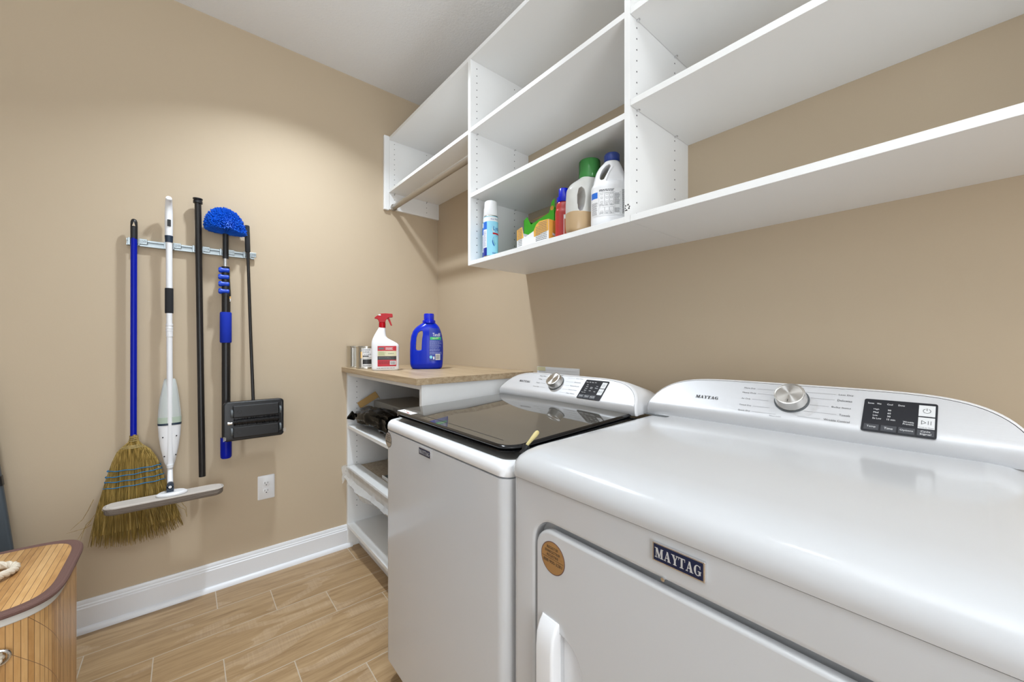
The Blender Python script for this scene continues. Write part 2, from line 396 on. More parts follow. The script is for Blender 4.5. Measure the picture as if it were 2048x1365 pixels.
# back wall with an open doorway
b = MB(); b.box(XN, -.75, YB-.1, YB, 0, ZC); b.box(.15, XW, YB-.1, YB, 0, ZC); b.box(-.75, .15, YB-.1, YB, 2.05, ZC)
struct('wall_back', b, WALLB)
def base_board(name, p0, p1, nrm):
    prof = [(0, .128), (.006, .128), (.009, .122), (.009, .112), (.012, .108), (.0125, .101), (.0155, .098), (.0155, .022), (.020, .021), (.026, .016), (.030, .008), (.031, 0), (0, 0)]
    b = MB(); rr = []
    for p in (p0, p1): rr.append([(p[0]+nrm[0]*d, p[1]+nrm[1]*d, z) for d, z in prof])
    b.loft(rr); return struct(name, b, TRIM, smooth=30)
base_board('baseboard_left', (XN, YW), (.752, YW), (0, -1))
base_board('baseboard_near', (XN, YB), (XN, YW), (1, 0))
base_board('baseboard_right', (XW, YB), (XW, 1.42), (-1, 0))
o = thing('globe_light', (.33, .43, 2.56), 'opal globe ceiling light above the camera beside the dryer', 'ceiling light')
b = L(); b.lathe([(.001, -.085)]+[(.085*math.sin(a), -.085*math.cos(a)) for a in [PI*k/16 for k in range(1, 15)]]+[(.03, .080)], n=32); b.build('globe', mat('opal_globe', (.9, .9, .9), .4, emit=((.96, .98, 1), 6)), o)
b = L(); b.lathe([(.032, .078), (.032, .10), (.010, .105), (.010, ZC-2.585), (.055, ZC-2.58), (.06, ZC-2.561)], n=28); b.build('stem', TRIM, o)
for i, (lx, ly) in enumerate(LAMPS):
    if i == 1: continue
    o = thing('ceiling_light', (lx, ly, ZC), 'round white recessed ceiling light %s' % ('nearest the broom wall', 'above the camera beside the dryer', 'farthest from the broom wall, behind the camera')[i], 'ceiling light', 'recessed ceiling lights')
    b = L(); b.lathe([(.060, -.004), (.066, -.010), (.088, -.008), (.092, 0)], cap=(False, False)); b.build('trim_ring', TRIM, o)
    b = L(); b.lathe([(.062, -.004), (.062, -.001)]); b.build('lens', LENS, o)

o = thing('added_uplighter', (-.35, -.15, 0), 'unseen tall floor uplighter added behind the camera as fill light', 'floor lamp')  # made-up lamp body, out of view, carrying the added uplight
b = L(); b.lathe([(.13, 0), (.13, .012), (.02, .022)], n=32); b.build('base', CHROME, o)
b = L(); b.tube([(0, 0, .02), (0, 0, 1.70)], .012, 16); b.build('pole', CHROME, o)
b = L(); b.lathe([(.015, 1.69), (.06, 1.70), (.15, 1.775), (.155, 1.78), (.148, 1.78), (.055, 1.706), (.001, 1.704)], n=36, cap=(False, False)); b.build('bowl', TRIM, o)

# ------------------------------------------------------------ white shelving on the right wall
T = .0185; XF = .976; ZB = 1.543; ZT = 2.485; ZA = 2.140; ZM = 1.846; ZR = 1.876
HX = (1.011, 1.235)
def side(y0, y1, z0, z1, name, par, faces, x0=XF, x1=XW, hx=HX, hz0=None, hz1=None):
    b = MB(); b.box(x0, x1, y0, y1, z0, z1)
    z = (hz0 or z0)+.03
    while z < (hz1 or z1)-.03:
        for hx_ in hx:
            for f in faces:
                yy = y0 if f < 0 else y1
                rg = [[(hx_+.0024*math.cos(a*PI/4), yy+f*e, z+.0024*math.sin(a*PI/4)) for a in range(8)] for e in (-.002, .0002)]
                b.loft(rg, (False, True), 1)
        z += .032
    return b.build(name, [WHITE, HOLE], par, smooth=0)
def shelf(par, x0, x1, y0, y1, z, pins=True, hx=HX, name='shelf', th=T, ends=(1, 1)):
    b = MB(); b.box(x0, x1, y0, y1, z, z+th); o = b.build(name, WHITE, par, bevel=.0008, seg=1)
    if pins:
        for e, yy, s in ((0, y0, 1), (1, y1, -1)):
            if not ends[e]: continue
            for hx_ in hx:
                b = MB(); b.tube([(hx_, yy, z-.003), (hx_, yy+s*.009, z-.003)], .0028, 10); b.box(hx_-.003, hx_+.003, yy, yy+s*.010, z-.0028, z-.0002)
                b.build('shelf_pin', CHROME, o)
    return o
YLa, YLb = 1.449, 1.468; YRa, YRb = .634, .6525
u = thing('wall_shelf_unit', (1.15, 1.05, ZB), 'white wall shelf unit holding the cleaning bottles, middle of three', 'shelf unit', 'white wall shelf units')
side(YLa, YLb, ZB, ZT, 'side_panel', u, (-1, 1)); rp = side(YRa, YRb, ZB, ZT, 'side_panel', u, (-1, 1))
shelf(u, XF, XW, YRb, YLa, ZB, False, name='bottom_panel'); shelf(u, XF, XW, YRb, YLa, ZT-T, False, name='top_panel')
shelf(u, XF+.001, XW, YRb, YLa, ZM); shelf(u, XF+.001, XW, YRb, YLa, ZA)
b = MB()
rnd = random.Random(3)
for k in range(9):
    a = k/9*2*PI; cy = .6433+.0075*math.cos(a)*rnd.uniform(.7, 1.1); cz = 1.585+.009*math.sin(a)*rnd.uniform(.6, 1.2)
    n_ = 7; rg = []
    for i in range(n_): q = 2*PI*i/n_; rr_ = rnd.uniform(.0012, .0030); rg.append((XF-.0004, cy+rr_*math.cos(q), cz+rr_*math.sin(q)))
    if k not in (2, 6): b.loft([[(p[0]+.001, p[1], p[2]) for p in rg], rg])
part(b.build('chipped_spots', HOLE, rp, smooth=0), 'dark chipped ring of spots on the panel edge')
# left unit with hanging rod
u = thing('wall_shelf_unit', (1.15, 1.92, 2.03), 'white wall shelf unit with hanging rod against the broom wall, shortest of three', 'shelf unit', 'white wall shelf units')
side(YW-.019, YW-.001, 2.035, ZT, 'side_panel', u, (-1,))
MB().box(.944, XF+.002, YW-.022, YW-.0005, 2.026, ZT+.005).build('filler_strip', WHITE, u, bevel=.004, seg=3)
shelf(u, XF, XW, YLb, YW-.019, ZT-T, False, name='top_panel'); shelf(u, XF, XW, YLb, YW-.019, ZA-.003)
b = MB(); b.tube([(1.005, YLb+.001, 2.048), (1.005, YW-.020, 2.048)], .0158, 24); rod = b.build('hanging_rod', SILV, u)
for yy, s in ((YLb+.0005, 1), (YW-.0195, -1)):
    MB().tube([(1.005, yy, 2.048), (1.005, yy+s*.008, 2.048)], .021, 20).build('rod_flange', SILV, rod, bevel=.002)
# right unit
u = thing('wall_shelf_unit', (1.15, .1, ZB), 'long empty white wall shelf unit above the dryer, rightmost of three', 'shelf unit', 'white wall shelf units')
side(-.50, -.4815, ZB, ZT, 'side_panel', u, (1,))
shelf(u, XF, XW, -.4815, YRa-.0006, ZB, False, name='bottom_panel'); shelf(u, XF, XW, -.4815, YRa, ZT-T, False, name='top_panel')
shelf(u, XF+.001, XW, -.4815, YRa-.0004, ZR); shelf(u, XF+.001, XW, -.4815, YRa-.0004, ZA)

# ------------------------------------------------------------ low shelf cabinet and worktop
XC = .725
u = thing('shelf_cabinet', (1.03, 1.9, 0), 'white open shelf cabinet under the oak worktop, beside the washer', 'cabinet')
hz = (.778, 1.262)
side(YW-.0195, YW-.001, 0, 1.025, 'side_panel', u, (-1,), x0=XC, hx=hz, hz0=.2)
side(1.425, 1.4435, 0, 1.025, 'side_panel', u, (1,), x0=XC, hx=hz, hz0=.2)
shelf(u, XC, XW, 1.4435, YW-.0195, .117, False, name='bottom_panel')
MB().box(XC, XC+.09, 1.4435, YW-.0195, 1.005, 1.025).build('top_rail', WHITE, u)
MB().box(XC+.065, XC+.083, 1.4435, YW-.0195, 0, .117).build('toe_kick', WHITE, u)
shelf(u, XC+.002, XW, 1.4435, YW-.0195, .694, hx=hz); shelf(u, XC+.002, XW, 1.4435, YW-.0195, .425, hx=hz)
b = MB(); b.box(.697, XW-.001, 1.412, YW-.001, 1.026, 1.053)
tag(b.build('worktop', OAK, None, bevel=.0012, seg=2), 'pale oak laminate worktop on the low white cabinet', 'worktop')

# ------------------------------------------------------------ washer and dryer
def pillow(b, loops, crown=None, m=None, caps=(True, True)):
    rings = []
    for x0, x1, y0, y1, r, z in loops:
        rings.append([(p[0], p[1], z+(crown(p[0], p[1]) if crown else 0)) for p in rrect(x0, x1, y0, y1, r, 8)])
    b.loft(rings, caps, m)
def plane_frame(base, top, yc):       # local x = towards -y (to the viewer's right), local z = up the face, local y = into the face
    uz = Vector((top[0]-base[0], 0, top[1]-base[1])).normalized(); ux = Vector((0, -1, 0)); uy = uz.cross(ux)
    M = Matrix(((ux.x, uy.x, uz.x, base[0]), (ux.y, uy.y, uz.y, yc), (ux.z, uy.z, uz.z, base[1]), (0, 0, 0, 1)))
    return M
def console(par, base, top, ya, yb, zdeck, mkface=None):
    """wide domed control console: bezel, brushed panel, tapered housing"""
    yc = (ya+yb)/2; hw = (yb-ya)/2
    Ls = math.hypot(top[0]-base[0], top[1]-base[1]); M = plane_frame(base, top, yc)
    under = math.hypot(base[1]-zdeck, .012)
    # profile below the flat face curves back under; s<0 is the lower curve
    def pt(t_, s, out=0, inset=0):
        # t_ -1..1 across, s height on the face
        x = t_*(hw-inset)
        if s >= 0: return M @ Vector((x, -out, s))
        q = -s; k = min(1, q/(base[1]-zdeck+.004))
        v = M @ Vector((x, -out, 0))
        return Vector((v.x-.005*math.sin(k*PI*.75)+.004*k*k, v.y, v.z-(base[1]-zdeck+.003)*k))
    smin = -(base[1]-zdeck+.003)
    def outline(inset, n=64):
        H = Ls-smin; pts = []
        for i in range(n+1):
            a = PI*i/n; t_ = -math.cos(a)
            h = (1-abs(t_)**6)**.5 if abs(t_) < 1 else 0
            pts.append((t_, smin+max(0, (H-inset)*h)))
        return pts
    def rings(inset, dx, scale=1, n=64):
        r = []
        for t_, s in outline(inset, n):
            p = pt(t_*scale, s, 0, inset); r.append(p+Vector((dx, 0, 0)))
        return r
    b = MB(); bk = XW-.055
    r0 = rings(.003, 0); r1 = rings(0, .004); r2 = rings(0, .012)
    def back(x, zs, ys): return [Vector((x, yc+(p.y-yc)*ys, zdeck+(p.z-zdeck)*zs)) for p in r2]
    b.loft([r0, r1, r2], (False, False))
    b.build('bezel', ENAMEL2, par, smooth=50)
    b = MB(); r25 = [p+Vector((.001, 0, 0)) for p in r2]
    sh = [Vector((p.x, yc+(p.y-yc)*.992, zdeck+(p.z-zdeck)*.985)) for p in r2]
    b.loft([sh, back(base[0]+.10, .97, .975), back(bk-.028, .72, .96), back(bk-.012, .55, .90), back(bk, .3, .8)], (False, True))
    b.build('console_housing', ENAMEL2, par, smooth=50)
    # brushed face: fan grid
    b = MB(); ol = outline(.004); n = len(ol); rows = 14; V = []; Fc = []
    for i, (t_, s) in enumerate(ol):
        for j in range(rows+1):
            q = j/rows; q = q**1.3
            V.append(pt(t_, smin+(s-smin)*q, -.0002, .004))
    for i in range(n-1):
        for j in range(rows): a_ = i*(rows+1)+j; Fc.append((a_, a_+rows+1, a_+rows+2, a_+1))
    b.add(V, Fc); b.build('control_face', BRUSH, par, smooth=60)
    return M, yc
def knob(par, M, x, s, r):
    p = M @ Vector((x, 0, s)); rot = M.to_3x3() @ Matrix(((1, 0, 0), (0, 0, -1), (0, 1, 0)))   # local z = out of the face
    e = D.objects.new('control_knob', None)
    b = L(); b.lathe([(r*1.02, 0), (r*1.02, .006), (r*.99, .009), (r*.99, .024), (r*.955, .0275)], n=48, cap=(True, False)); b.lathe([(r*.955, .0275), (r*.93, .0268), (r*.86, .0272), (r*.84, .0266), (0.0003, .0266)], n=48, cap=(False, False))
    b.box(-.0006, .0006, -r*.72, -r*.5, .0266, .0270, 1)
    o = b.build('control_knob', [KNOB, INK], par, smooth=30); o.location = p-root_loc(par); o.rotation_euler = rot.to_euler()
    b = L(); b.lathe([(r*1.12, .0002), (r*1.12, .0012), (r*1.0, .0015)], n=48); c_ = b.build('knob_ring', GREYP, o)
    D.objects.remove(e)
    return o
def appliance(kind, ya, yb, zs, label):
    yc = (ya+yb)/2
    par = thing(kind, (.9, yc, 0), label, kind)
    return par, yc
# ---- dryer
DA, DB = -.079, .657
dr, dyc = appliance('dryer', DA, DB, .905, 'white front-loading dryer at the front right')
def arc(c, r, a0, a1, n): return [(c[0]+r*math.cos(a0+(a1-a0)*i/n), c[1]+r*math.sin(a0+(a1-a0)*i/n)) for i in range(n+1)]
# body: shell with a pocket for the door
b = MB()
out = rrect(.55, 1.25, DA+.002, DB-.002, .022, 8)
b.loft([[(p[0], p[1], z) for p in out] for z in (.03, .904)])
bodyo = b.build('body', ENAMEL, dr, smooth=40)
dy0, dy1, dz0, dz1 = -.004, .581, .21, .838
cut = MB(); prev = []
for e, x in ((.012, .535), (.012, .5495), (.0045, .5505), (.001, .553), (0, .558), (0, .575)):
    prev.append([(x, p[0], p[1]) for p in rrect(dy0-e, dy1+e, dz0-e, dz1+e, .048+e, 8)])
cut.loft(prev); cut.keep = True; co = cut.build('cut', ENAMEL, None)
bo = bodyo.modifiers.new('b', 'BOOLEAN'); bo.operation = 'DIFFERENCE'; bo.object = co; bo.solver = 'EXACT'; co.location = -root_loc(dr); co.parent = dr; co.location = -root_loc(dr)
bpy.context.view_layer.update()
dg = bpy.context.evaluated_depsgraph_get(); nm = D.meshes.new_from_object(bodyo.evaluated_get(dg)); bodyo.modifiers.clear(); bodyo.data = nm; nm.name = 'body'
D.objects.remove(co); nm.shade_smooth(); nm.set_sharp_from_angle(angle=R(40))
# door plate with handle pocket
def plate(outs, x_face, th, bev, name, m, par, res=4):
    """plate lying in the yz plane from outlines (first = outside, others = holes); front faces -x"""
    cu = D.curves.new(name, 'CURVE'); cu.dimensions = '2D'; cu.fill_mode = 'BOTH'; cu.extrude = max(th/2-bev, 1e-4); cu.bevel_depth = bev; cu.bevel_resolution = res; cu.offset = -bev
    for o_ in outs:
        sp = cu.splines.new('POLY'); sp.points.add(len(o_)-1); sp.use_cyclic_u = True
        for i, p in enumerate(o_): sp.points[i].co = (p[0], p[1], 0, 1)
    ob = D.objects.new(name, cu); COL.objects.link(ob); bpy.context.view_layer.update()
    me = D.meshes.new_from_object(ob.evaluated_get(bpy.context.evaluated_depsgraph_get()))
    D.objects.remove(ob); D.curves.remove(cu)
    base = root_loc(par)
    for v in me.vertices:
        a_, c_, h_ = v.co; v.co = Vector((x_face+th/2-h_, a_, c_))-base
    me.flip_normals() if False else None
    me.materials.clear(); me.materials.append(m); me.shade_smooth(); me.set_sharp_from_angle(angle=R(50)); me.name = name
    o = D.objects.new(name, me); COL.objects.link(o); o.parent = par; return o
hy = .511; hz1 = .646
pocket = [(hy-.0005, .30), (hy-.0005, hz1-.012)] + [(hy-.0005-.052*math.sin(a), hz1-.064+.052*math.cos(a)) for a in [PI/2*i/10 for i in range(1, 11)]] + [(hy-.0525, .36)] + [(hy-.0525+.052*(1-math.cos(a)), .36-.052*math.sin(a)) for a in [PI/2*i/10 for i in range(1, 10)]]
door = plate([rrect(dy0+.008, dy1-.007, dz0+.006, dz1-.013, .042, 8), list(reversed(pocket))], .5475, .018, .0055, 'door', ENAMEL, dr)
# pocket back (scooped) and handle
b = MB(); V = []; Fc = []; ny, nz = 10, 16
for j in range(nz+1):
    for i in range(ny+1):
        y = hy+.012-.075*i/ny; z = .28+(hz1+.01-.28)*j/nz
        V.append((.560+.0055*math.sin(PI*min(1, i/ny))+.0, y, z))
for j in range(nz):
    for i in range(ny): a_ = j*(ny+1)+i; Fc.append((a_, a_+1, a_+ny+2, a_+ny+1))
b.add(V, Fc); b.build('handle_pocket', ENAMEL2, door)
b = MB(); rings = []
for z, x0 in ((.255, .5455), (.262, .535), (.285, .526), (.60, .526), (.628, .5285), (.645, .536), (.655, .5445)):
    rings.append([(x0 if k_ else .553, y) for k_, y in ()] or [(p[0], p[1], z) for p in rrect(x0, .556, hy-.001, .5555, min(.006, (.556-x0)/2.2), 4)])
b.loft(rings); b.build('door_handle', ENAMEL2, door, smooth=45)
b = MB(); b.tube([(.5478, .3, .839), (.552, .3, .839)], .003, 12); b.build('screw', CHROME, dr)
# top panel
b = MB()
crown = lambda x, y: max(0, x-.62)*.022
pillow(b, [(.556, 1.24, DA+.006, DB-.006, .022, .9045), (.5445, 1.25, DA-.0, DB, .028, .9075), (.5425, 1.252, DA, DB, .03, .915), (.5425, 1.252, DA, DB, .03, .926),
           (.5455, 1.25, DA+.002, DB-.002, .03, .937), (.5525, 1.25, DA+.006, DB-.006, .032, .947), (.564, 1.25, DA+.013, DB-.013, .034, .9555), (.582, 1.245, DA+.024, DB-.022, .036, .962), (.607, 1.24, DA+.038, DB-.034, .036, .9665), (.64, 1.235, DA+.06, DB-.052, .036, .969)], crown)
b.build('top_panel', ENAMEL, dr, smooth=60)
M, yc = console(dr, (1.102, 1.012), (1.175, 1.09), DA, DB, .978)
b = MB(); Lb = b.box(1.065, 1.083, .573, .645, .9795, .9802); b.build('vent_slot', GREYP, dr)
dial = knob(dr, M, yc-.2875, .0565, .0325)
def Y(y): return yc-y          # world y -> local x on the face
b = MB(M)
maytag(b, Y(.5163), Y(.4540), .0345, .0440, -.0009)
part(b.build('brand_lettering', INK, dr, smooth=0), 'black serif brand name on the console')
b = MB(M); e = -.0009
def lab(s, ya_, yb_, z, h=.0052, m=0): text(b, s, Y(ya_), Y(yb_), z-h/2, z+h/2, e, m)
def ln(ya_, yb_, z): b.box(Y(ya_), Y(yb_), e-.0001, e, z-.0002, z+.0002, 1)
lab('More Dry', .3985, .3719, .0825); ln(.367, .322, .0825); lab('Heavy Duty', .3993, .3668, .0672); ln(.363, .328, .0672)
lab('Air Only', .3975, .376, .0475); ln(.372, .335, .0475); lab('Timed Dry', .398, .3695, .0265); ln(.366, .328, .0265)
lab('Quick Dry', .397, .3685, .0095); ln(.365, .312, .0095); lab('Normal Dry', .303, .2685, .0955, .005)
lab('Less Dry', .2005, .1744, .0845); ln(.270, .206, .0845); lab('Delicates', .2010, .1751, .0685); ln(.252, .206, .0685)
lab('Bulky Items', .2090, .1752, .0480); ln(.250, .214, .048); lab('Towels', .1935, .1747, .0285); ln(.258, .198, .0285)
lab('Wrinkle Control', .2190, .1738, .0117); ln(.268, .225, .0117); lab('Timed Cycles', .325, .300, .0035, .004, 1)
b.build('cycle_lettering', [INK, INKG], dr, smooth=0)
def display(par, M, x0, x1, s0, s1):
    b = MB(M); o_ = rrect(x0, x1, s0, s1, .004, 5); b.loft([[(p[0], -.0006, p[1]) for p in reversed(o_)], [(p[0], -.0016, p[1]) for p in reversed(o_)]]); o = b.build('display_panel', DISP, par, smooth=0)
    return o
dp = display(dr, M, Y(.1546), Y(.0450), -.0045, .0795)
b = MB(M); x0 = Y(.1546); e = -.0018
def bt(par, name, xa, xb, za, zb, m):
    q = MB(M); q.box(xa, xb, -.0024, -.0014, za, zb); return q.build(name, m, par, bevel=.0003)
for i, s in enumerate(('Temp', 'Time', 'Options', 'Cycle Signal')):
    xa = x0+.0045+i*.0262; bt(dp, 'button', xa, xa+.0232, -.001, .0138, BTN)
    if i < 3: text(b, s, xa+(.0232-(.014, .013, .019)[i])/2, xa+(.0232+(.014, .013, .019)[i])/2, .0042, .0096, -.0026)
    else: text(b, 'Cycle', xa+.005, xa+.018, .0066, .0118, -.0026); text(b, 'Signal', xa+.004, xa+.0192, .0005, .0056, -.0026)
bt(dp, 'power_button', x0+.0835, x0+.1065, .0465, .0735, BTNW); bt(dp, 'start_button', x0+.0835, x0+.1065, .0165, .0435, BTNW)
for k in range(28):      # power ring
    a = PI/2+.45+(2*PI-.9)*k/28; a2 = a+(2*PI-.9)/28; c_ = (x0+.095, .0595)
    b.add([(c_[0]+r_*math.cos(q), -.0026, c_[1]+r_*math.sin(q)) for r_, q in ((.0048, a), (.0056, a), (.0056, a2), (.0048, a2))], [(0, 1, 2, 3)], 1)
b.box(x0+.0946, x0+.0954, -.0026, -.0025, .0600, .0662, 1)
for (p, q) in (((.0885, .0355), (.0885, .0265)), ((.0885, .0265), (.0945, .0310)), ((.0945, .0310), (.0885, .0355))):
    b.tube([(x0+p[0], -.0026, p[1]), (x0+q[0], -.0026, q[1])], .0004, 4, 1)
b.box(x0+.0972, x0+.0979, -.0026, -.0025, .0265, .0355, 1); b.box(x0+.1010, x0+.1017, -.0026, -.0025, .0265, .0355, 1)
text(b, 'Hold to Start', x0+.0845, x0+.1055, .0178, .0208, -.0026, 2)
for s, xa, wd in (('Sense', .006, .010), ('Wet', .0205, .007), ('Cool', .0365, .0085), ('Done', .0535, .0095)): text(b, s, x0+xa, x0+xa+wd, .0665, .0705, e)
for s, xa, wd, z in (('High', .0165, .0085, .0510), ('Med', .0165, .008, .0432), ('Low', .0165, .0075, .0354), ('Ex Low', .0165, .0135, .0276), ('90', .0385, .005, .0510), ('60', .0385, .005, .0432), ('30', .0385, .005, .0354), ('15 min', .0385, .0125, .0276)): text(b, s, x0+xa, x0+xa+wd, z, z+.0042, e)
text(b, 'Wrinkle', x0+.0625, x0+.078, .0262, .0302, e); text(b, 'Prevent', x0+.0625, x0+.078, .0212, .0252, e)
b.build('display_lettering', [INKW, INK, INKG], dp, smooth=0)
# badge on the front ; local x -> -y, local z -> z, local y -> +x
def front_frame(xf): return Matrix(((0, 1, 0, xf), (-1, 0, 0, 0), (0, 0, 1, 0), (0, 0, 0, 1)))
def badge(par, xf, yl, yr, z0, z1):
    Mf = front_frame(xf); b = MB(Mf); x0, x1 = -yl, -yr
    b.box(x0, x1, -.004, .001, z0, z1); o = b.build('badge', CHROME, par, bevel=.0012)
    b = MB(Mf); fr = (z1-z0)*.09; b.box(x0+fr, x1-fr, -.0044, -.0036, z0+fr, z1-fr); p = b.build('badge_plate', NAVY, o)
    b = MB(Mf); g = (x1-x0); maytag(b, x0+g*.055, x1-g*.055, z0+(z1-z0)*.25, z1-(z1-z0)*.25, -.0047); b.build('badge_lettering', SILVI, p, smooth=0)
    return o
badge(dr, .55, .316, .237, .863, .8925)
def reg_sticker(par, xf, yc_, zc, r, face, ink):
    Mf = front_frame(xf); Mf = Mf @ Matrix.Translation((-yc_, 0, zc)); b = MB(Mf)
    rg = lambda r_, e_: [(r_*math.cos(-2*PI*k/40), e_, r_*math.sin(-2*PI*k/40)) for k in range(40)]
    b.loft([rg(r, .0008), rg(r, -.0006)], m=1); b.loft([rg(r*.95, 0), rg(r*.95, -.0008)]); o = b.build('sticker', [face, BROWN if face is TAN else INK], par, smooth=0)
    b = MB(Mf)
    for s, w_, z in (('REGISTER', .95, .52), ('ENREGISTRER', 1.25, .27), ('REGISTRE', .95, .02)): text(b, s, -r*w_/2, r*w_/2, r*z, r*(z+.16), -.0011)
    text(b, '888-900-3281', -r*.78, r*.78, -r*.36, -r*.17, -.0011); b.box(-r*.9, r*.9, -.0011, -.001, -r*.07, -r*.055)
    b.build('sticker_lettering', INK, o, smooth=0)
reg_sticker(dr, .5475, .527, .775, .0315, TAN, INK)
# ---- washer
WA, WB = .668, 1.352
wa, wyc = appliance('washer', WA, WB, .889, 'white top-loading washer with smoked glass lid, between cabinet and dryer')
b = MB(); out = rrect(.545, 1.24, WA+.001, WB-.001, .032, 8)
b.loft([[(p[0], p[1], z) for p in out] for z in (.082, .886)])
out2 = rrect(.575, 1.24, WA+.02, WB-.02, .03, 8)
b.loft([[(p[0], p[1], z) for p in o_] for z, o_ in ((.03, out2), (.0819, rrect(.549, 1.24, WA+.004, WB-.004, .032, 8)))], (True, False))
b.build('body', ENAMEL, wa, smooth=40)
for fx in (.62, 1.18):
    for fy in (WA+.07, WB-.07): MB().lathe([(.02, 0), (.022, .004), (.012, .012), (.012, .032)], (fx, fy, 0)).build('foot', BLACKP, wa)
for fx in (.62, 1.18):
    for fy in (DA+.07, DB-.07): MB().lathe([(.02, 0), (.022, .004), (.012, .012), (.012, .032)], (fx, fy, 0)).build('foot', BLACKP, dr)
b = MB(); pillow(b, [(.552, 1.235, WA+.006, WB-.006, .03, .8865), (.5435, 1.243, WA-.0, WB, .034, .8915), (.5435, 1.243, WA, WB, .034, .905), (.546, 1.243, WA+.002, WB-.002, .034, .914), (.552, 1.243, WA+.006, WB-.006, .034, .9205), (.562, 1.24, WA+.013, WB-.013, .034, .9235), (.568, 1.24, WA+.018, WB-.018, .032, .922)], caps=(True, False))
b.build('top_rim', ENAMEL2, wa, smooth=60)
b = MB(); pillow(b, [(.568, 1.24, WA+.018, WB-.018, .032, .922), (.575, 1.24, WA+.024, WB-.024, .03, .917), (.6, 1.24, WA+.04, WB-.04, .03, .916)], caps=(False, True))
b.build('lid_recess', RIM, wa, smooth=60)
# lid
lc = lambda x, y: (x-.56)*.046+.006*(1-((y-wyc)/.33)**2)*min(1, max(0, (x-.56)/.15))
b = MB(); LX0, LX1, LY0, LY1 = .568, 1.066, WA+.018, WB-.012
def lidloop(i, z, r=.045):
    n = 10; o_ = []
    x0, x1, y0, y1 = LX0+i, LX1, LY0+i, LY1-i
    for p in rrect(x0, x1+.06, y0, y1, r, n): o_.append((min(p[0], x1), p[1]))
    return [(p[0], p[1], z+lc(p[0], p[1])*.9) for p in o_]
b.loft([lidloop(.014, .9345), lidloop(.004, .9350), lidloop(.001, .9370), lidloop(.001, .9390), lidloop(.006, .9405), lidloop(.0075, .9410), lidloop(.001, .9440), lidloop(.0, .9470), lidloop(.002, .950), lidloop(.007, .9518)], (True, False))
# top surface as grid for the crown
b2 = []
lid = b.build('lid', BLACKG, wa, smooth=50)
b = MB(); V = []; Fc = []; nx, ny = 24, 24
def corner_clip(x, y):
    x0, y0, y1, r = LX0+.007, LY0+.007, LY1-.007, .042
    if x < x0+r:
        for cy, s in ((y0+r, -1), (y1-r, 1)):
            if (y-cy)*s > 0:
                d = math.hypot(x-(x0+r), y-cy)
                m_ = max(abs(x-(x0+r)), abs(y-cy))
                if d > 1e-9: k = m_/d; return (x0+r+(x-(x0+r))*k, cy+(y-cy)*k)
    return (x, y)
xs_ = [LX0+.007+.042*i/5 for i in range(5)]+[LX0+.049+(LX1-LX0-.049)*i/18 for i in range(19)]
ys_ = [LY0+.007+.042*i/5 for i in range(5)]+[LY0+.049+(LY1-LY0-.098)*i/20 for i in range(21)]+[LY1-.049+.042*i/5 for i in range(1, 6)]
for x in xs_:
    for y in ys_:
        p = corner_clip(x, y); V.append((p[0], p[1], .9518+lc(p[0], p[1])*.9))
for i in range(len(xs_)-1):
    for j in range(len(ys_)-1): a_ = i*len(ys_)+j; Fc.append((a_, a_+len(ys_), a_+len(ys_)+1, a_+1))
b.add(V, Fc); glass = b.build('lid_glass', LID, lid, smooth=60)
b = MB(); b.box(.5985, .5995, LY0+.045, LY1-.05, .9518+.0035, .9518+.0042); 
gm = MB(); pts = [(.60, y_, .9521+lc(.60, y_)*.9) for y_ in [LY0+.06+(LY1-LY0-.12)*i/12 for i in range(13)]]; gm.tube(pts, .0004, 4); gm.build('lid_seam', BLACKP, lid)
# sticker on lid corner
b = MB(); b.m = 0
sv = [(x, y) for x in [.578+.026*i/4 for i in range(5)] for y in [1.215+.108*j/8 for j in range(9)]]
V = [(x, y, .9524+lc(x, y)*.9) for x, y in sv]; Fc = [(i*9+j, (i+1)*9+j, (i+1)*9+j+1, i*9+j+1) for i in range(4) for j in range(8)]
b.add(V, Fc)
rnd = random.Random(5)
for k in range(26):
    x = .580+rnd.random()*.02; y = 1.235+rnd.random()*.08; z = .9527+lc(x, y)*.9; w_ = rnd.uniform(.002, .008); h_ = rnd.uniform(.001, .003)
    b.add([(x, y, z), (x+h_, y, z), (x+h_, y+w_, z), (x, y+w_, z)], [(0, 1, 2, 3)], rnd.choice((1, 2, 3)))
b.add([(.590+.009*math.cos(a), 1.248+.013*math.sin(a), .9529+lc(.578, 1.25)*.9) for a in [2*PI*k/16 for k in range(16)]], [tuple(range(16))], 1)
part(b.build('lid_sticker', [LBLW, LBLR, LBLC, LBLK], lid, smooth=0), 'small pink and white sticker on the lid corner')
MW, wyc = console(wa, (1.062, 1.0), (1.13, 1.069), WA, WB-.002, .970)
def Y(y): return wyc-y
kn = knob(wa, MW, wyc-1.041, .0540, .031)
b = MB(MW); maytag(b, Y(1.2497), Y(1.1841), .0415, .0510, -.0009); part(b.build('brand_lettering', INK, wa, smooth=0), 'black serif brand name on the console')
b = MB(MW); e = -.0009
for s, ya_, yb_, z in (('Power Wash', 1.150, 1.115, .082), ('Whites', 1.146, 1.126, .0655), ('Towels', 1.146, 1.126, .046), ('Heavy Duty', 1.150, 1.116, .0265)):
    lab(s, ya_, yb_, z, .0048); ln(yb_-.004, yb_-.034, z)
lab('Normal', 1.052, 1.030, .0935, .0048)
for s, ya_, yb_, z in (('Quick Wash', .958, .924, .084), ('Delicates', .955, .925, .0665), ('Bulky/Sheets', .965, .923, .0485), ('Drain & Spin', .962, .923, .0300), ('Clean Washer', .965, .923, .0140)):
    lab(s, ya_, yb_, z, .0048); ln(1.000, ya_+.004, z)
b.build('cycle_lettering', [INK, INKG], wa, smooth=0)
dw = display(wa, MW, Y(.9070), Y(.8065), -.001, .0835); M = MW
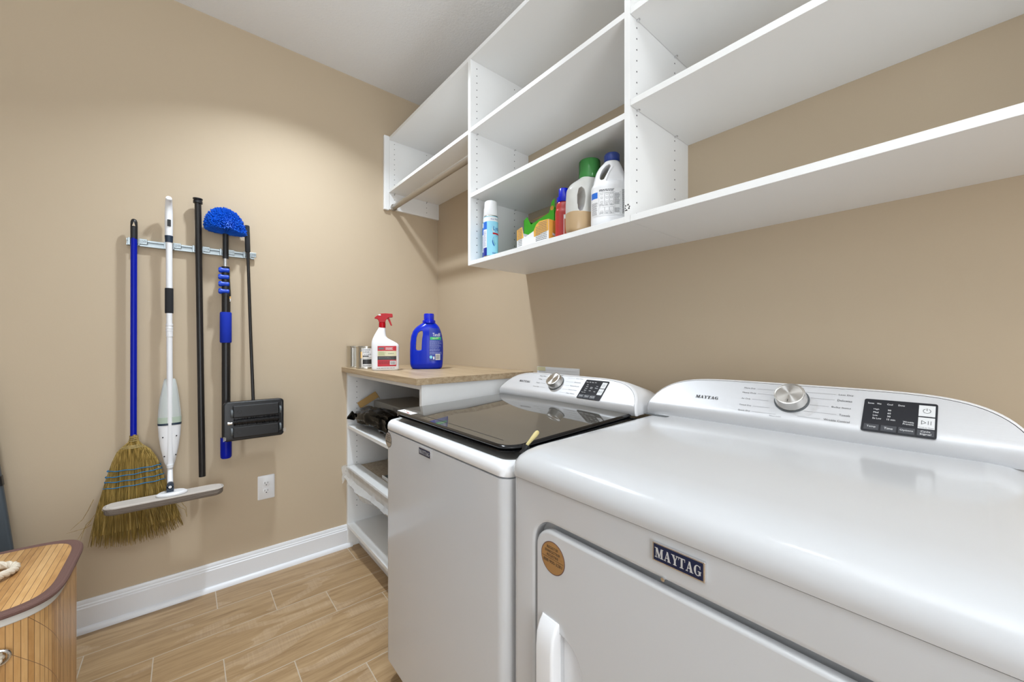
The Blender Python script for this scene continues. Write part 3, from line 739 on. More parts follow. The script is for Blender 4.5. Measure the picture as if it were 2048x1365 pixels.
b = MB(MW); x0 = Y(.9070); e = -.0018
for i, s in enumerate(('Temp', 'Options', 'Deep Fill')):
    xa = x0+.0045+i*.0250; bt(dw, 'button', xa, xa+.0222, .002, .0168, BTN)
    text(b, s, xa+.003, xa+.0195, .0072, .0120, -.0026)
bt(dw, 'power_button', x0+.0765, x0+.0965, .0505, .0765, BTNW); bt(dw, 'start_button', x0+.0765, x0+.0965, .0215, .0475, BTNW)
for k in range(28):
    a = PI/2+.45+(2*PI-.9)*k/28; a2 = a+(2*PI-.9)/28; c_ = (x0+.0865, .0630)
    b.add([(c_[0]+r_*math.cos(q), -.0026, c_[1]+r_*math.sin(q)) for r_, q in ((.0043, a), (.0051, a), (.0051, a2), (.0043, a2))], [(0, 1, 2, 3)], 1)
b.box(x0+.0861, x0+.0869, -.0026, -.0025, .0635, .0690, 1)
for (p, q) in (((.0805, .0390), (.0805, .0310)), ((.0805, .0310), (.0860, .0350)), ((.0860, .0350), (.0805, .0390))):
    b.tube([(x0+p[0], -.0026, p[1]), (x0+q[0], -.0026, q[1])], .0004, 4, 1)
b.box(x0+.0885, x0+.0892, -.0026, -.0025, .031, .039, 1); b.box(x0+.0920, x0+.0927, -.0026, -.0025, .031, .039, 1)
for s, xa, wd in (('Sense', .005, .010), ('Fill', .019, .006), ('Wash', .029, .010), ('Spin', .043, .008)): text(b, s, x0+xa, x0+xa+wd, .0710, .0750, e)
for s, xa, wd, z in (('Hot', .015, .007, .0590), ('Warm', .015, .010, .0505), ('Cool', .015, .009, .0420), ('Cold', .015, .009, .0335), ('Tap Cold', .008, .018, .0240), ('Extra', .036, .010, .0490), ('Rinse', .036, .010, .0440), ('Auto', .036, .009, .0340), ('Low', .058, .007, .0560), ('Medium', .056, .013, .0470), ('High', .058, .008, .0310)):
    text(b, s, x0+xa, x0+xa+wd, z, z+.0040, e)
b.build('display_lettering', [INKW, INK, INKG], dw, smooth=0)
badge(wa, .545, 1.082, 1.010, .8575, .8805)
reg_sticker(wa, .545, 1.320, .8545, .0265, CHROME, INK)

# ------------------------------------------------------------ things on the broom wall
YT = 2.325
def rad(wpx, p): d = p.x*math.sin(YAW)+p.y*math.cos(YAW); u = (p.x*math.cos(YAW)-p.y*math.sin(YAW))/d; return wpx/2*d/F/math.sqrt(1+u*u)
def pole(b, seq, y=YT, n=20, m=None):       # (pixel x, pixel y, pixel width) list -> upright tapering tube in front of the wall
    pts = [px(a, c, y=y) for a, c, w_ in seq]; b.tube(pts, [rad(w_, p) for (a, c, w_), p in zip(seq, pts)], n, m); return pts
# tool rail
rl = thing('tool_rail', (.04, YW-.02, 1.63), 'zinc steel rail with tool clips screwed to the beige wall', 'tool rail')
x0, x1, zr = -.196, .268, 1.634
b = MB(); b.box(x0, x1, YW-.004, YW, zr-.014, zr+.014); b.box(x0, x1, YW-.018, YW-.004, zr+.0105, zr+.014); b.box(x0, x1, YW-.018, YW-.004, zr-.014, zr-.0105)
b.box(x0, x1, YW-.0195, YW-.017, zr+.007, zr+.014); b.box(x0, x1, YW-.0195, YW-.017, zr-.014, zr-.007); b.build('rail', STEEL, rl)
TOOLS = [(-.170, .0105), (-.055, .0095), (.047, .0125), (.146, .0095), (.238, .0075)]
for x, r in TOOLS:
    b = MB(); b.box(x-r-.010, x-r-.002, YW-.034, YW-.021, zr-.016, zr+.016); b.box(x-r-.010, x+r+.006, YW-.0225, YW-.0202, zr-.005, zr+.012); b.box(x+r+.002, x+r+.030, YW-.024, YW-.018, zr-.005, zr+.018)
    b.box(x+r+.002, x+r+.006, YW-.034, YW-.021, zr-.014, zr+.014); k = b.build('tool_clip', STEEL, rl, bevel=.001)
    b = MB(); text(b, 'LEVER', x+r+.009, x+r+.028, zr+.001, zr+.012, YW-.0246); b.build('clip_stamp', GREYP, k, smooth=0)
# --- corn broom
YT = 2.330
o = thing('corn_broom', (-.17, YT, .35), 'corn broom with blue handle hanging at the left end of the tool rail', 'broom')
def bt_(parent, name, m, seq, y=YT, n=20, bevel=0, **k): b = MB(); pole(b, seq, y, n); return b.build(name, m, parent, bevel=bevel, **k)
bt_(o, 'handle', BLUE, [(267.8, 477, 13.8), (267, 872, 13.8)])
b = MB(); p0 = px(268, 478.5, y=YT); p1 = px(268.1, 438.5, y=YT); r = rad(15, p0); zt = p1.z
b.loft([[(p0.x+q[0], YT+q[1]*.9, z) for q in [(s_*math.cos(2*PI*k/20)*r, s_*math.sin(2*PI*k/20)*r) for k in range(20)]] for z, s_ in ((p0.z, 1), (zt-.03, 1), (zt-.012, .95), (zt-.003, .72), (zt, .4))])
g = b.build('grip', BLACKP, o)
b = MB(); b.loft([[(p0.x+a_, YT-r-.0006, zt-.024+c_) for a_, c_ in ((-.005, -.008), (.005, -.008), (0, .010))], [(p0.x+a_, YT-r+.001, zt-.024+c_) for a_, c_ in ((-.005, -.008), (.005, -.008), (0, .010))]]); b.build('hang_hole', WALL, g, smooth=0)
# straw head: outline in pixels -> world
lft = [(872, 259), (880, 259.5), (889.5, 253.8), (896, 243), (904, 234.7), (927.6, 223), (951, 214), (980, 207), (1027, 190), (1060, 183), (1083, 178)]
rgt = [(872, 276), (880, 277), (886.5, 279), (892, 290), (898, 300.7), (916, 315), (930.5, 321), (957, 330), (1003.8, 347.6), (1025, 358), (1042, 366)]
Lw = [(px(a, c, y=YT).z, px(a, c, y=YT).x) for c, a in lft]; Rw = [(px(a, c, y=YT).z, px(a, c, y=YT).x) for c, a in rgt]
def itp(T_, z):
    if z >= T_[0][0]: return T_[0][1]
    for (za, xa), (zb, xb) in zip(T_, T_[1:]):
        if z >= zb: return xa+(xb-xa)*(za-z)/(za-zb)
    (za, xa), (zb, xb) = T_[-2:]; return xb+(xb-xa)*(zb-z)/(za-zb)
def bdep(z): return .013+.014*min(1, max(0, (.79-z)/.10))+.004*max(0, (.6-z)/.2)
b = MB(); z_t = .795
def strand(b, u, w_, zend, r0, rnd, wob=.002, zs=None):
    pts = []; zs = zs or z_t
    j = rnd.uniform(-1, 1)*.006
    for q in (0, .035, .075, .115, .17, .27, .45, .7, 1):
        z = zs+(zend-zs)*q; xa, xb = itp(Lw, z), itp(Rw, z); dep = bdep(z)
        e = math.sqrt(max(0, 1-u*u)); pts.append(((xa+xb)/2+u*(xb-xa)/2+j*q*q+rnd.uniform(-wob, wob)*q, YT+w_*e*dep, z))
    b.tube(pts, [r0*.6, r0*.7, r0*.85, r0, r0, r0*.95, r0*.85, r0*.65, r0*.35], 3, cap=(False, False))
rnd = random.Random(11)
for k in range(820):
    u = rnd.uniform(-1, 1)*.99; w_ = -math.sqrt(rnd.random()) if rnd.random() < .85 else rnd.uniform(-1, 1)
    ze = .348+.03*abs(u)**2+rnd.uniform(-.018, .05)
    strand(b, u, w_, ze, rnd.uniform(.0012, .0022), rnd)
for pts in ([(183, 1050), (160, 1060), (133, 1068)], [(186, 1035), (168, 1060), (152, 1085)], [(190, 1030), (172, 1050), (158, 1090)], [(187, 1000), (165, 1040), (140, 1062)], [(350, 1006), (370, 1020), (374, 1035)], [(362, 1003), (372, 1015), (374, 1034)]):
    q = [px(a, c, y=YT-.01) for a, c in pts]; m_ = [q[0], (q[0]+q[1])/2+Vector((0, 0, -.004)), q[1], (q[1]+q[2])/2, q[2]]; b.tube(m_, [.0011, .001, .0009, .0007, .0004], 3)
rings = []
for i in range(14):
    z = .80-(.80-.40)*i/13; xa, xb = itp(Lw, z)+.004, itp(Rw, z)-.004; dp_ = bdep(z)*.82
    rings.append([((xa+xb)/2+(xb-xa)/2*math.cos(2*PI*k/28), YT+dp_*math.sin(2*PI*k/28), z) for k in range(28)])
b.loft(rings); b.build('straw_head', STRAW, o, smooth=40)
b = MB()
for zc in (.790, .782, .774, .755, .750, .745):
    xa, xb = itp(Lw, zc)-.0005, itp(Rw, zc)+.0005; dp_ = bdep(zc)+.001
    b.tube([((xa+xb)/2+(xb-xa)/2*math.cos(2*PI*k/24), YT+dp_*math.sin(2*PI*k/24), zc) for k in range(25)], .0016, 6)
part(b.build('wire_binding', BRASS, o), 'thin wire wound round the neck')
for k, ((xa_, ya_), (xb_, yb_)) in enumerate((((215.7, 944.6), (319.7, 930)), ((212, 957), (321.8, 937)), ((210.4, 967), (325.6, 948.7)), ((207.8, 979.4), (328.5, 958.3)))):
    A = px(xa_, ya_, y=YT-.012); B = px(xb_, yb_, y=YT-.012); cx, hw, zc = (A.x+B.x)/2, (B.x-A.x)/2+.003, (A.z+B.z)/2; b = MB(); dp_ = bdep(zc)+.0015
    b.tube([(cx+hw*math.cos(q), YT+dp_*math.sin(q), zc+(B.z-A.z)*.5*math.cos(q)+.0012*math.sin(9*q)) for q in [2*PI*i/60 for i in range(61)]], .0019, 6)
    part(b.build('stitching', mat('blue_thread%d' % k, (.01, .16, .36), .6), o), 'blue stitching thread')
# --- white mop
YM = 2.318
o = thing('spray_mop', (-.055, YM, .49), 'white spray mop with grey pad, hanging right of the corn broom', 'mop')
bt_(o, 'upper_tube', WPL, [(338.2, 484, 13.5), (338.6, 580, 13.5)], YM); bt_(o, 'collar', NAVYJ, [(337.8, 472, 17.5), (338, 485.5, 16)], YM, bevel=.001)
b = MB(); hp = [px(337.6, a, y=yy) for a, yy in ((474, YM), (455, YM), (440, YM+.002), (425, YM+.004), (412, YM-.004), (402, YM-.020), (397, YM-.034))]
rr = []
for i, (p, (rx, rz)) in enumerate(zip(hp, ((.0135, .0125), (.0142, .0150), (.0142, .0150), (.014, .0145), (.0128, .0135), (.0118, .0118), (.0108, .0108)))):
    d = (hp[min(i+1, 6)]-hp[max(i-1, 0)]).normalized(); a_ = Vector((1, 0, 0)); c_ = d.cross(a_).normalized()
    rr.append([p+a_*rx*math.cos(2*PI*k/24)+c_*rz*math.sin(2*PI*k/24) for k in range(24)])
b.loft(rr); hd = b.build('handle', WPL, o, smooth=60)
p = hp[6]; q = p+(hp[6]-hp[5]).normalized()*.004; MB().tube([p, q], .0098, 20).build('end_cap', WPL, hd, bevel=.001)
p = px(338.2, 446, y=YM-.012); b = MB(); b.box(p.x-.0062, p.x+.0062, p.y-.006, p.y+.008, p.z-.016, p.z+.014); b.build('trigger', BLACKP, hd, bevel=.0015)
bt_(o, 'foam_grip', FOAM, [(338.3, 577, 17.2), (338.3, 579, 17.6), (338.3, 625, 17.6), (338.3, 627, 17.2)], YM)
bt_(o, 'middle_tube', WPL, [(338.6, 627, 12.6), (339.5, 760, 12.6), (340.2, 935, 14.5)], YM-.006)
b = MB()
for a in (650, 656, 661): pole(b, [(338.8, a-2, 15), (338.8, a+2, 15)], YM-.006)
b.build('joint_rings', WPL, o, bevel=.0006)
bt_(o, 'joint_sleeve', WPL, [(338.8, 660, 14.2), (339, 674, 14.2)], YM-.006, bevel=.0006)
def outline_body(seqL, y_, thick, name, m, par, e=.85):
    b = MB(); rings = []
    for a, xl, xr, tk in seqL:
        A, B = px(xl, a, y=y_), px(xr, a, y=y_); cx, hw = (A.x+B.x)/2, (B.x-A.x)/2
        rings.append(sel(cx, hw, thick*tk, 2.6, A.z, 28, y_))
    b.loft(rings); return b.build(name, m, par, smooth=50)
tk = outline_body([(758.5, 329, 350, .5), (762, 327, 352, .7), (775, 324, 355, .9), (800, 318.5, 359, 1), (825, 315.8, 362, 1), (843, 315, 362.8, 1)], YM+.010, .024, 'water_tank', TANK, o)
outline_body([(836, 314.8, 363, 1.01), (848, 314.7, 363.2, 1.01)], YM+.010, .0242, 'tank_liquid', mat('tank_band', (.44, .52, .42), .3), tk)
outline_body([(848, 314.3, 363.4, 1.06), (852, 314.8, 363.2, 1.06)], YM+.010, .0245, 'tank_seal', NAVYJ, tk)
lw = outline_body([(852, 315.2, 362.4, 1), (875, 317, 361, 1), (900, 321, 357, .95), (925, 328, 351, .8), (934, 333, 347.8, .5)], YM+.010, .0245, 'lower_housing', WPL, o)
b = MB()
for a, c in ((325.5, 876), (353, 872), (328.5, 914), (351.5, 910)): p = px(a, c, y=YM-.015); b.tube([p, p+Vector((0, .004, 0))], .0028, 10)
b.build('screws', BLACKP, lw)
bt_(o, 'spray_nozzle', WPL, [(340.2, 930, 13), (340.2, 936, 13)], YM-.016)
YP = 2.245
b = MB(); q0 = px(340.3, 934, y=YM); q1 = px(340.4, 966, y=YP+.012); b.tube([q0+Vector((0, 0, .02)), q0, q1], [.0092, .0094, .0102], 20); b.build('lower_neck', WPL, o)
b = MB(); p = px(340.4, 985, y=YP); b.box(p.x-.012, p.x+.012, YP-.010, YP+.022, p.z-.004, p.z+.028); b.tube([(p.x, YP-.010, p.z+.028), (p.x, YP+.022, p.z+.028)], .012, 20)
j = b.build('swivel_joint', NAVYJ, o, bevel=.001); MB().tube([(p.x, YP-.0125, p.z+.025), (p.x, YP-.009, p.z+.025)], .0058, 16).build('pivot_cap', WPL, j, bevel=.0008)
PZ = .5245
b = MB(); b.loft([[(p.x+.006+a*s_, YP+c*s_, PZ+.012+z) for a, c in [(.052*math.cos(2*PI*k/32), .034*math.sin(2*PI*k/32)) for k in range(32)]] for z, s_ in ((0, 1), (.006, 1), (.012, .82))]); b.build('mop_plate', WPL, o)
b = MB(); cxp = (-.259+.137)/2*.9685; n = 22
def padring(z, s_, w_): return [(cxp+q[0]*s_, YP+q[1]*w_, z) for q in rrect(-.193, .193, -.038, .038, .0375, 10)]
b.loft([padring(PZ-.022, .975, .86), padring(PZ-.017, .995, .98), padring(PZ+.002, 1, 1), padring(PZ+.006, .99, .97)]); b.build('mop_pad', PAD, o, smooth=60)
b = MB(); rnd = random.Random(2); pr_ = rrect(-.193, .193, -.038, .038, .0375, 12)
for k in range(3):
    b.tube([(cxp+q[0]*(1-.004*k), YP+q[1]*(1-.03*k)+rnd.uniform(-.001, .001), PZ+.006+.0014*k+rnd.uniform(-.0006, .0006)) for q in pr_+pr_[:1]], .0024, 6)
b.loft([padring(PZ+.004, .985, .96), padring(PZ+.010, .97, .93)]); b.build('pad_fringe', PADW, o)
b = MB(); p = px(208, 1020, y=YP-.01); b.tube([(p.x+.012, p.y, PZ+.006), (p.x+.002, p.y, PZ+.01), (p.x-.006, p.y, PZ+.003), (p.x, p.y, PZ-.004), (p.x+.012, p.y, PZ)], .0010, 5); b.build('loose_thread', PADW, o)
YT = 2.325
# --- plain black pole
o = thing('extension_pole', (.05, YT, .565), 'plain black metal pole hanging in the middle of the tool rail', 'pole')
bt_(o, 'tube', BLACKM, [(395.8, 404, 14), (404.5, 953.5, 14.2)])
bt_(o, 'end_knob', BLACKP, [(395.7, 406, 14), (395.7, 407, 19.5), (395.7, 402.5, 19.5), (395.7, 401, 16.5), (395.6, 399.5, 20.5), (395.6, 397.5, 20.5), (395.6, 397, 14)])
# --- cobweb duster
YD = 2.318
o = thing('cobweb_duster', (.146, YD, .64), 'telescopic duster with a blue bristle head and blue clamps', 'duster')
bt_(o, 'head_socket', BLACKP, [(451.3, 462, 12.3), (451.3, 518, 12.3)], YD); bt_(o, 'bare_tube', CHROME, [(451.2, 517, 10.6), (451.2, 535, 10.6)], YD)
b = MB(); BC = px(451.3, 469, y=YD); rnd = random.Random(21)
TX = -.02
for k in range(3400):
    th = math.acos(1-rnd.random()*1.03) if True else 0; ph = rnd.uniform(0, 2*PI)
    if th > 1.60: continue
    Rr = .068+.020*math.cos(th)**2*1.0
    Lx = .090 if th > .9 else .092
    d = Vector((math.sin(th)*math.cos(ph), math.sin(th)*math.sin(ph), math.cos(th)))
    e = Vector((d.x*.083, d.y*.072, .016+d.z*.108)); e += Vector((rnd.uniform(-1, 1)*.003, rnd.uniform(-1, 1)*.003, rnd.uniform(-1, 1)*.003))
    if BC.y+e.y > YW-.003: e.y = YW-.003-BC.y
    e = Vector((e.x-e.z*.03, e.y, e.z-e.x*.06)); e *= rnd.uniform(.90, 1.03)
    s_ = Vector((d.x*.006, d.y*.006, d.z*.01)); mid = s_.lerp(e, .72)
    b.tube([BC+s_, BC+mid, BC+e], [.0006, .0012, rnd.uniform(.0014, .0027)], 4, cap=(False, True))
b.build('bristles', BRIS, o, smooth=0)
b = MB(); pole(b, [(451, 534, 17), (451.5, 560, 17.5), (452.5, 592, 19.5)], YD)
cb = b.build('clamp_body', BLACKP, o)
for k, (a, c) in enumerate(((448.8, 541), (448.2, 554.5), (448.6, 568.5), (448.6, 583))):
    p = px(a, c, y=YD-.012); b = MB()
    rg = [(-.027, .008), (-.024, .0125), (-.017, .0138), (-.010, .0100), (0, .0105), (.010, .0112), (.014, .0095), (.0155, .005)]
    b.loft([[(p.x+.006+xx, p.y-.004+(xx+.026)*-.0, p.z)] and [(p.x+.004+xx, p.y-.001+.0085*math.cos(2*PI*i/12), p.z+rz*math.sin(2*PI*i/12)) for i in range(12)] for xx, rz in rg]); b.build('clamp_lever', BLUEP, cb, smooth=60)
bt_(o, 'outer_tube', BLACKM, [(452.2, 590, 18), (452.2, 900, 18)], YD); bt_(o, 'foam_sleeve', BLUEF, [(451.6, 625, 22), (451.6, 627, 24.2), (451.6, 684, 24.2), (451.6, 686, 22)], YD)
b = MB(); p = px(452.2, 900, y=YD); r = rad(23.6, p); b.lathe([(r*.2, -.043), (r*.8, -.040), (r*.98, -.034), (r, -.02), (r, .06)], (p.x, p.y, p.z), 28); b.build('end_sleeve', BLUE, o)
p = px(459, 598, y=YD-.011); b = MB(); b.box(p.x-.0035, p.x+.0045, p.y-.0004, p.y+.004, p.z-.012, p.z+.0, 0); b.box(p.x-.0035, p.x+.0045, p.y-.0004, p.y+.004, p.z+.0, p.z+.011, 1); b.box(p.x-.0015, p.x+.0025, p.y-.0008, p.y, p.z-.009, p.z-.003, 2)
b.build('warning_label', [LBLW, LBLO, INK], o, smooth=0)
# --- carpet sweeper
YS = 2.315
o = thing('carpet_sweeper', (.26, YS, .73), 'black carpet sweeper hanging upside toward the room, right end of the rail', 'carpet sweeper')
bt_(o, 'grip', FOAM, [(494, 451.5, 8.5), (494, 453, 10.6), (495.4, 503, 11), (495.5, 505, 9)], YT); b = MB(); hs = [(495.6, 503, 6.6, 2.325), (501, 660, 6.8, 2.298), (506.5, 802, 7, 2.268)]; hp = [px(a_, c_, y=yy) for a_, c_, w_, yy in hs]; b.tube(hp, [rad(h_[2], q_) for h_, q_ in zip(hs, hp)], 16); b.build('handle', BLACKM, o)
A = (.137, .722, .387, .910); YS = 2.270; _MB = MB
def MB():
    q_ = _MB(); q_.fn = lambda p: (p[0]*.976, p[1], CH-(CH-p[2])*.976); return q_

b = MB(); yc0, yc1 = YS-.040, YS+.018
b.loft([[(q[0], yy, q[1]) for q in rrect(A[0]+e, A[2]-e, A[1]+e, A[3]-e, .016, 6)] for yy, e in ((yc1, .010), (yc1-.012, .002), (yc0+.004, 0), (yc0, .003), (yc0-.0005, .006))])
bd = b.build('body', BLACKP, o, smooth=45)
for z0_, z1_ in ((.832, .893), (.735, .790)):
    b = MB(); b.loft([[(q[0], yy, q[1]) for q in rrect(.172+e, .366-e, z0_+e, z1_-e, .004, 3)] for yy, e in ((yc0+.003, 0), (yc0-.0065, .0005), (yc0-.009, .005))]); pl = b.build('cover_plate', BLACKP, bd, smooth=0)
    for xx in (.199, .345):
        b = MB(); b.tube([(xx, yc0-.0088, (z0_+z1_)/2), (xx, yc0-.0105, (z0_+z1_)/2)], .0085, 20); b.build('screw_boss', BLACKP, pl, bevel=.0006)
for xx in (.169, .370):
    for zz, hh in ((.855, .026), (.768, .026)):
        b = MB(); b.tube([(xx-.0045, yc0-.002, zz), (xx+.0045, yc0-.002, zz)], hh*.75, 28); b.build('wheel', GREYP, bd, bevel=.0015)
b = MB(); b.tube([(.152, yc0-.002, .809), (.172, yc0-.002, .809)], .009, 18); b.build('axle_cap', CHROME, bd, bevel=.002)
b = MB(); rnd = random.Random(4); b.tube([(.175, yc0+.001, .812), (.365, yc0+.001, .812)], .014, 16)
for k in range(420):
    x = rnd.uniform(.176, .364); a = rnd.uniform(PI, 2*PI); r_ = rnd.uniform(.018, .0215); b.tube([(x, yc0+.001+.012*math.sin(a), .812+.012*math.cos(a)), (x+rnd.uniform(-.001, .001), yc0+.001+r_*math.sin(a), .812+r_*math.cos(a))], [.0008, .0005], 3)
b.build('brush_roller', BLACKG, bd, smooth=0)
for xx, zz, s_ in ((.147, .737, -1), (.384, .748, 1)):
    b = MB()
    for k in range(7): b.tube([(xx, yc0-.001, zz+k*.002-.006), (xx+s_*.008, yc0-.008, zz+k*.003-.008), (xx+s_*.012, yc0-.010, zz+k*.0035-.010)], [.0008, .0007, .0005], 4)
    part(b.build('corner_bristles', PADW, bd, smooth=0), 'short white corner bristles')
b = MB(); b.box(.374, .379, yc0-.003, yc0+.001, .745, .895); b.build('rib', BLACKG, bd, bevel=.001); MB = _MB
# --- wall outlet
o = thing('wall_outlet', (.322, YW, .38), 'white double electrical outlet low on the beige wall', 'outlet')
b = MB(); b.loft([[(q[0], yy, q[1]) for q in rrect(.2845+e, .3595-e, .3815+e, .5040-e, .004, 3)] for yy, e in ((YW, 0), (YW-.003, 0), (YW-.006, .004))]); fp = b.build('cover_plate', WPL, o, smooth=50)
for zc in (.4625, .4235):
    b = MB(); b.loft([[(q[0], yy, q[1]) for q in rrect(.305+e, .339-e, zc-.0145+e, zc+.0145-e, .011, 5)] for yy, e in ((YW-.003, 0), (YW-.0075, 0), (YW-.008, .0008))]); rc = b.build('receptacle', WPL, fp, smooth=50)
    b = MB(); yy = YW-.0083; b.box(.3145, .3165, yy, yy+.001, zc-.001, zc+.009); b.box(.3275, .3292, yy, yy+.001, zc+.0, zc+.008); b.tube([(.322, yy, zc-.007), (.322, yy+.001, zc-.007)], .0026, 10); b.build('slots', HOLE, rc, smooth=0)
# --- outlet box with valves on the right wall
o = thing('valve_box', (XW, 1.245, .87), 'white laundry valve box on the wall behind the washer', 'valve box')
b = MB()
for ya_, yb_, za_, zb_ in ((1.114, 1.376, 1.066, 1.080), (1.114, 1.376, .875, .889), (1.114, 1.128, .889, 1.066), (1.362, 1.376, .889, 1.066)): b.box(XW-.010, XW-.0005, ya_, yb_, za_, zb_)
b.build('frame', TRIM, o, bevel=.0015); b = MB(); b.box(XW-.008, XW-.0003, 1.128, 1.362, .889, 1.066); b.build('cover_plate', TRIM, o); part(MB().box(XW-.0108, XW-.0101, 1.318, 1.373, 1.060, 1.079).build('yellow_sticker', mat('pale_yellow', (.70, .66, .42), .5), o, smooth=0), 'pale yellow sticker on the left corner')
for yy in (1.335, 1.305):
    b = MB(); b.tube([(XW-.007, yy, 1.0), (XW-.022, yy, 1.0)], .008, 12); b.box(XW-.026, XW-.020, yy-.012, yy+.012, .996, 1.004); b.build('valve', BRASS, o, bevel=.001)

# ------------------------------------------------------------ bottles and boxes
def face(x, y): return -math.atan2(x, y)          # turn a thing so its broad side faces the middle of the room
def prism(b, pts, y0, y1, m=None):
    if sum(pts[i][0]*pts[(i+1) % len(pts)][1]-pts[(i+1) % len(pts)][0]*pts[i][1] for i in range(len(pts))) > 0: pts = pts[::-1]
    b.loft([[(p[0], y0, p[1]) for p in pts], [(p[0], y1, p[1]) for p in pts]], (True, True), m)
def lerp_prof(T_, z):
    if z <= T_[0][0]: return T_[0][1:]
    for a, c in zip(T_, T_[1:]):
        if z <= c[0]:
            q = (z-a[0])/(c[0]-a[0]); return tuple(a[i]+(c[i]-a[i])*q for i in range(1, len(a)))
    return T_[-1][1:]
def smooth_prof(T_, n=40):      # (z, left, right, half depth, exponent)
    z0, z1 = T_[0][0], T_[-1][0]; out = []
    for i in range(n+1):
        z = z0+(z1-z0)*i/n; h = (z1-z0)/n*.7; s_ = [lerp_prof(T_, z+d) for d in (-h, 0, h)] if 0 < i < n else [lerp_prof(T_, z)]*3
        out.append((z,)+tuple(sum(q[k] for q in s_)/3 for k in range(4)))
    return out
def bottle_body(name, prof, holes, m, par, voxel=.0016, dents=()):
    """blown plastic body: sections stacked in z, handle hole cut through, skin rounded by a voxel remesh"""
    b = L()
    b.loft([sel((l+r)/2, (r-l)/2, d, e, z, 44) for z, l, r, d, e in smooth_prof(prof)])
    o = b.build(name, m, par, smooth=60); cs = []
    M_ = par.matrix_world if False else Matrix.LocRotScale(par.location, par.rotation_euler, None)
    for pts, y0, y1 in holes:
        c = L(M_); prism(c, pts, y0, y1); co_ = c.build('cut', m, None); cs.append(co_)
        co_.location = (0, 0, 0)
        for v in co_.data.vertices: pass
        q = o.modifiers.new('b', 'BOOLEAN'); q.operation = 'DIFFERENCE'; q.object = co_; q.solver = 'EXACT'
        # the cutter mesh was stored relative to its own base: put it back
        lo = [min((M_ @ Vector((p[0], yy, p[1])))[i] for p in pts for yy in (y0, y1)) for i in range(3)]
        hi = [max((M_ @ Vector((p[0], yy, p[1])))[i] for p in pts for yy in (y0, y1)) for i in range(3)]
        co_.location = ((lo[0]+hi[0])/2, (lo[1]+hi[1])/2, lo[2])
    q = o.modifiers.new('r', 'REMESH'); q.mode = 'VOXEL'; q.voxel_size = voxel; q.use_smooth_shade = True
    q = o.modifiers.new('s', 'SMOOTH'); q.factor = .6; q.iterations = 8
    bpy.context.view_layer.update()
    me = D.meshes.new_from_object(o.evaluated_get(bpy.context.evaluated_depsgraph_get())); o.modifiers.clear(); o.data = me; me.name = name
    me.materials.clear(); me.materials.append(m); me.shade_smooth()
    for c in cs: D.objects.remove(c)
    return o
def wrapfn(prof, off):       # lay flat print on the front (-y) of a body made from prof
    def f(p):
        l, r, d, e = lerp_prof(prof, p[2]); cx, a = (l+r)/2, (r-l)/2; x_ = max(cx-a*.985, min(cx+a*.985, p[0])); t_ = abs((x_-cx)/a)
        return (x_, -d*(1-t_**e)**(1/e)-off+p[1], p[2])
    return f
def decal(prof, off=.0006): b = L(); b.fn = wrapfn(prof, off); return b
def barcode(b, x0, x1, z0, z1, y, mw, mk):
    b.grid(x0, x1, z0, z1, 4, 2, y, mw); rnd = random.Random(9); x = x0+(x1-x0)*.08
    while x < x1-(x1-x0)*.1: w_ = rnd.uniform(.03, .07)*(x1-x0); b.grid(x, x+w_, z0+(z1-z0)*.1, z1-(z1-z0)*.1, 1, 1, y-.0003, mk); x += w_*2
ZW = 1.053; ZS = ZB+T
# --- paint tins
for i, (x, y, lb) in enumerate(((.765, 2.314, 'plain silver round tin on the worktop, against the beige wall'), (.768, 2.168, 'silver round tin with a white and black label, behind the spray bottle'))):
    if i == 0:
        tin = thing('paint_tin', (x, y, ZW), lb, 'tin', 'silver tins on the worktop', rz=face(x, y))
        b = L(); b.lathe([(.052, .0), (.0545, .001), (.0545, .005), (.0525, .007), (.0525, .114), (.0545, .116), (.0545, .122), (.050, .122), (.050, .118), (.040, .118), (.040, .1205), (.001, .1205)], n=48, cap=(True, False)); b.box(-.0225, -.0205, -.0535, -.040, .007, .114)
        b.build('can', TIN, tin, smooth=30)
    else:
        t2 = copy_tree(tin); t2.location = (x, y, ZW); t2.rotation_euler.z = face(x, y); t2['label'] = lb
        b = L(); r_ = .0529
        def cyl(p, r_=r_): a = p[0]/r_; return ((r_-p[1])*math.sin(a), -(r_-p[1])*math.cos(a), p[2])
        b.fn = cyl; b.grid(-.018, .06, .010, .112, 16, 2, 0, 0); b.grid(-.018, .05, .026, .052, 10, 1, -.0003, 1); b.grid(-.018, .012, .066, .072, 5, 1, -.0003, 1); b.grid(-.018, .05, .055, .064, 8, 1, -.0003, 3)
        text(b, 'cabinet', -.016, .014, .088, .098, -.0005, 2); lines(b, -.016, .02, .101, .107, 1, -.0005, 2); text(b, 'STAIN', -.012, .03, .075, .082, -.0005, 2); lines(b, -.016, .03, .014, .022, 2, -.0005, 2)
        b.grid(-.030, -.019, .058, .093, 2, 2, -.0002, 4)
        b.build('label', [LBLW, LBLK, INK, CREAM, LBLO], t2, smooth=60)
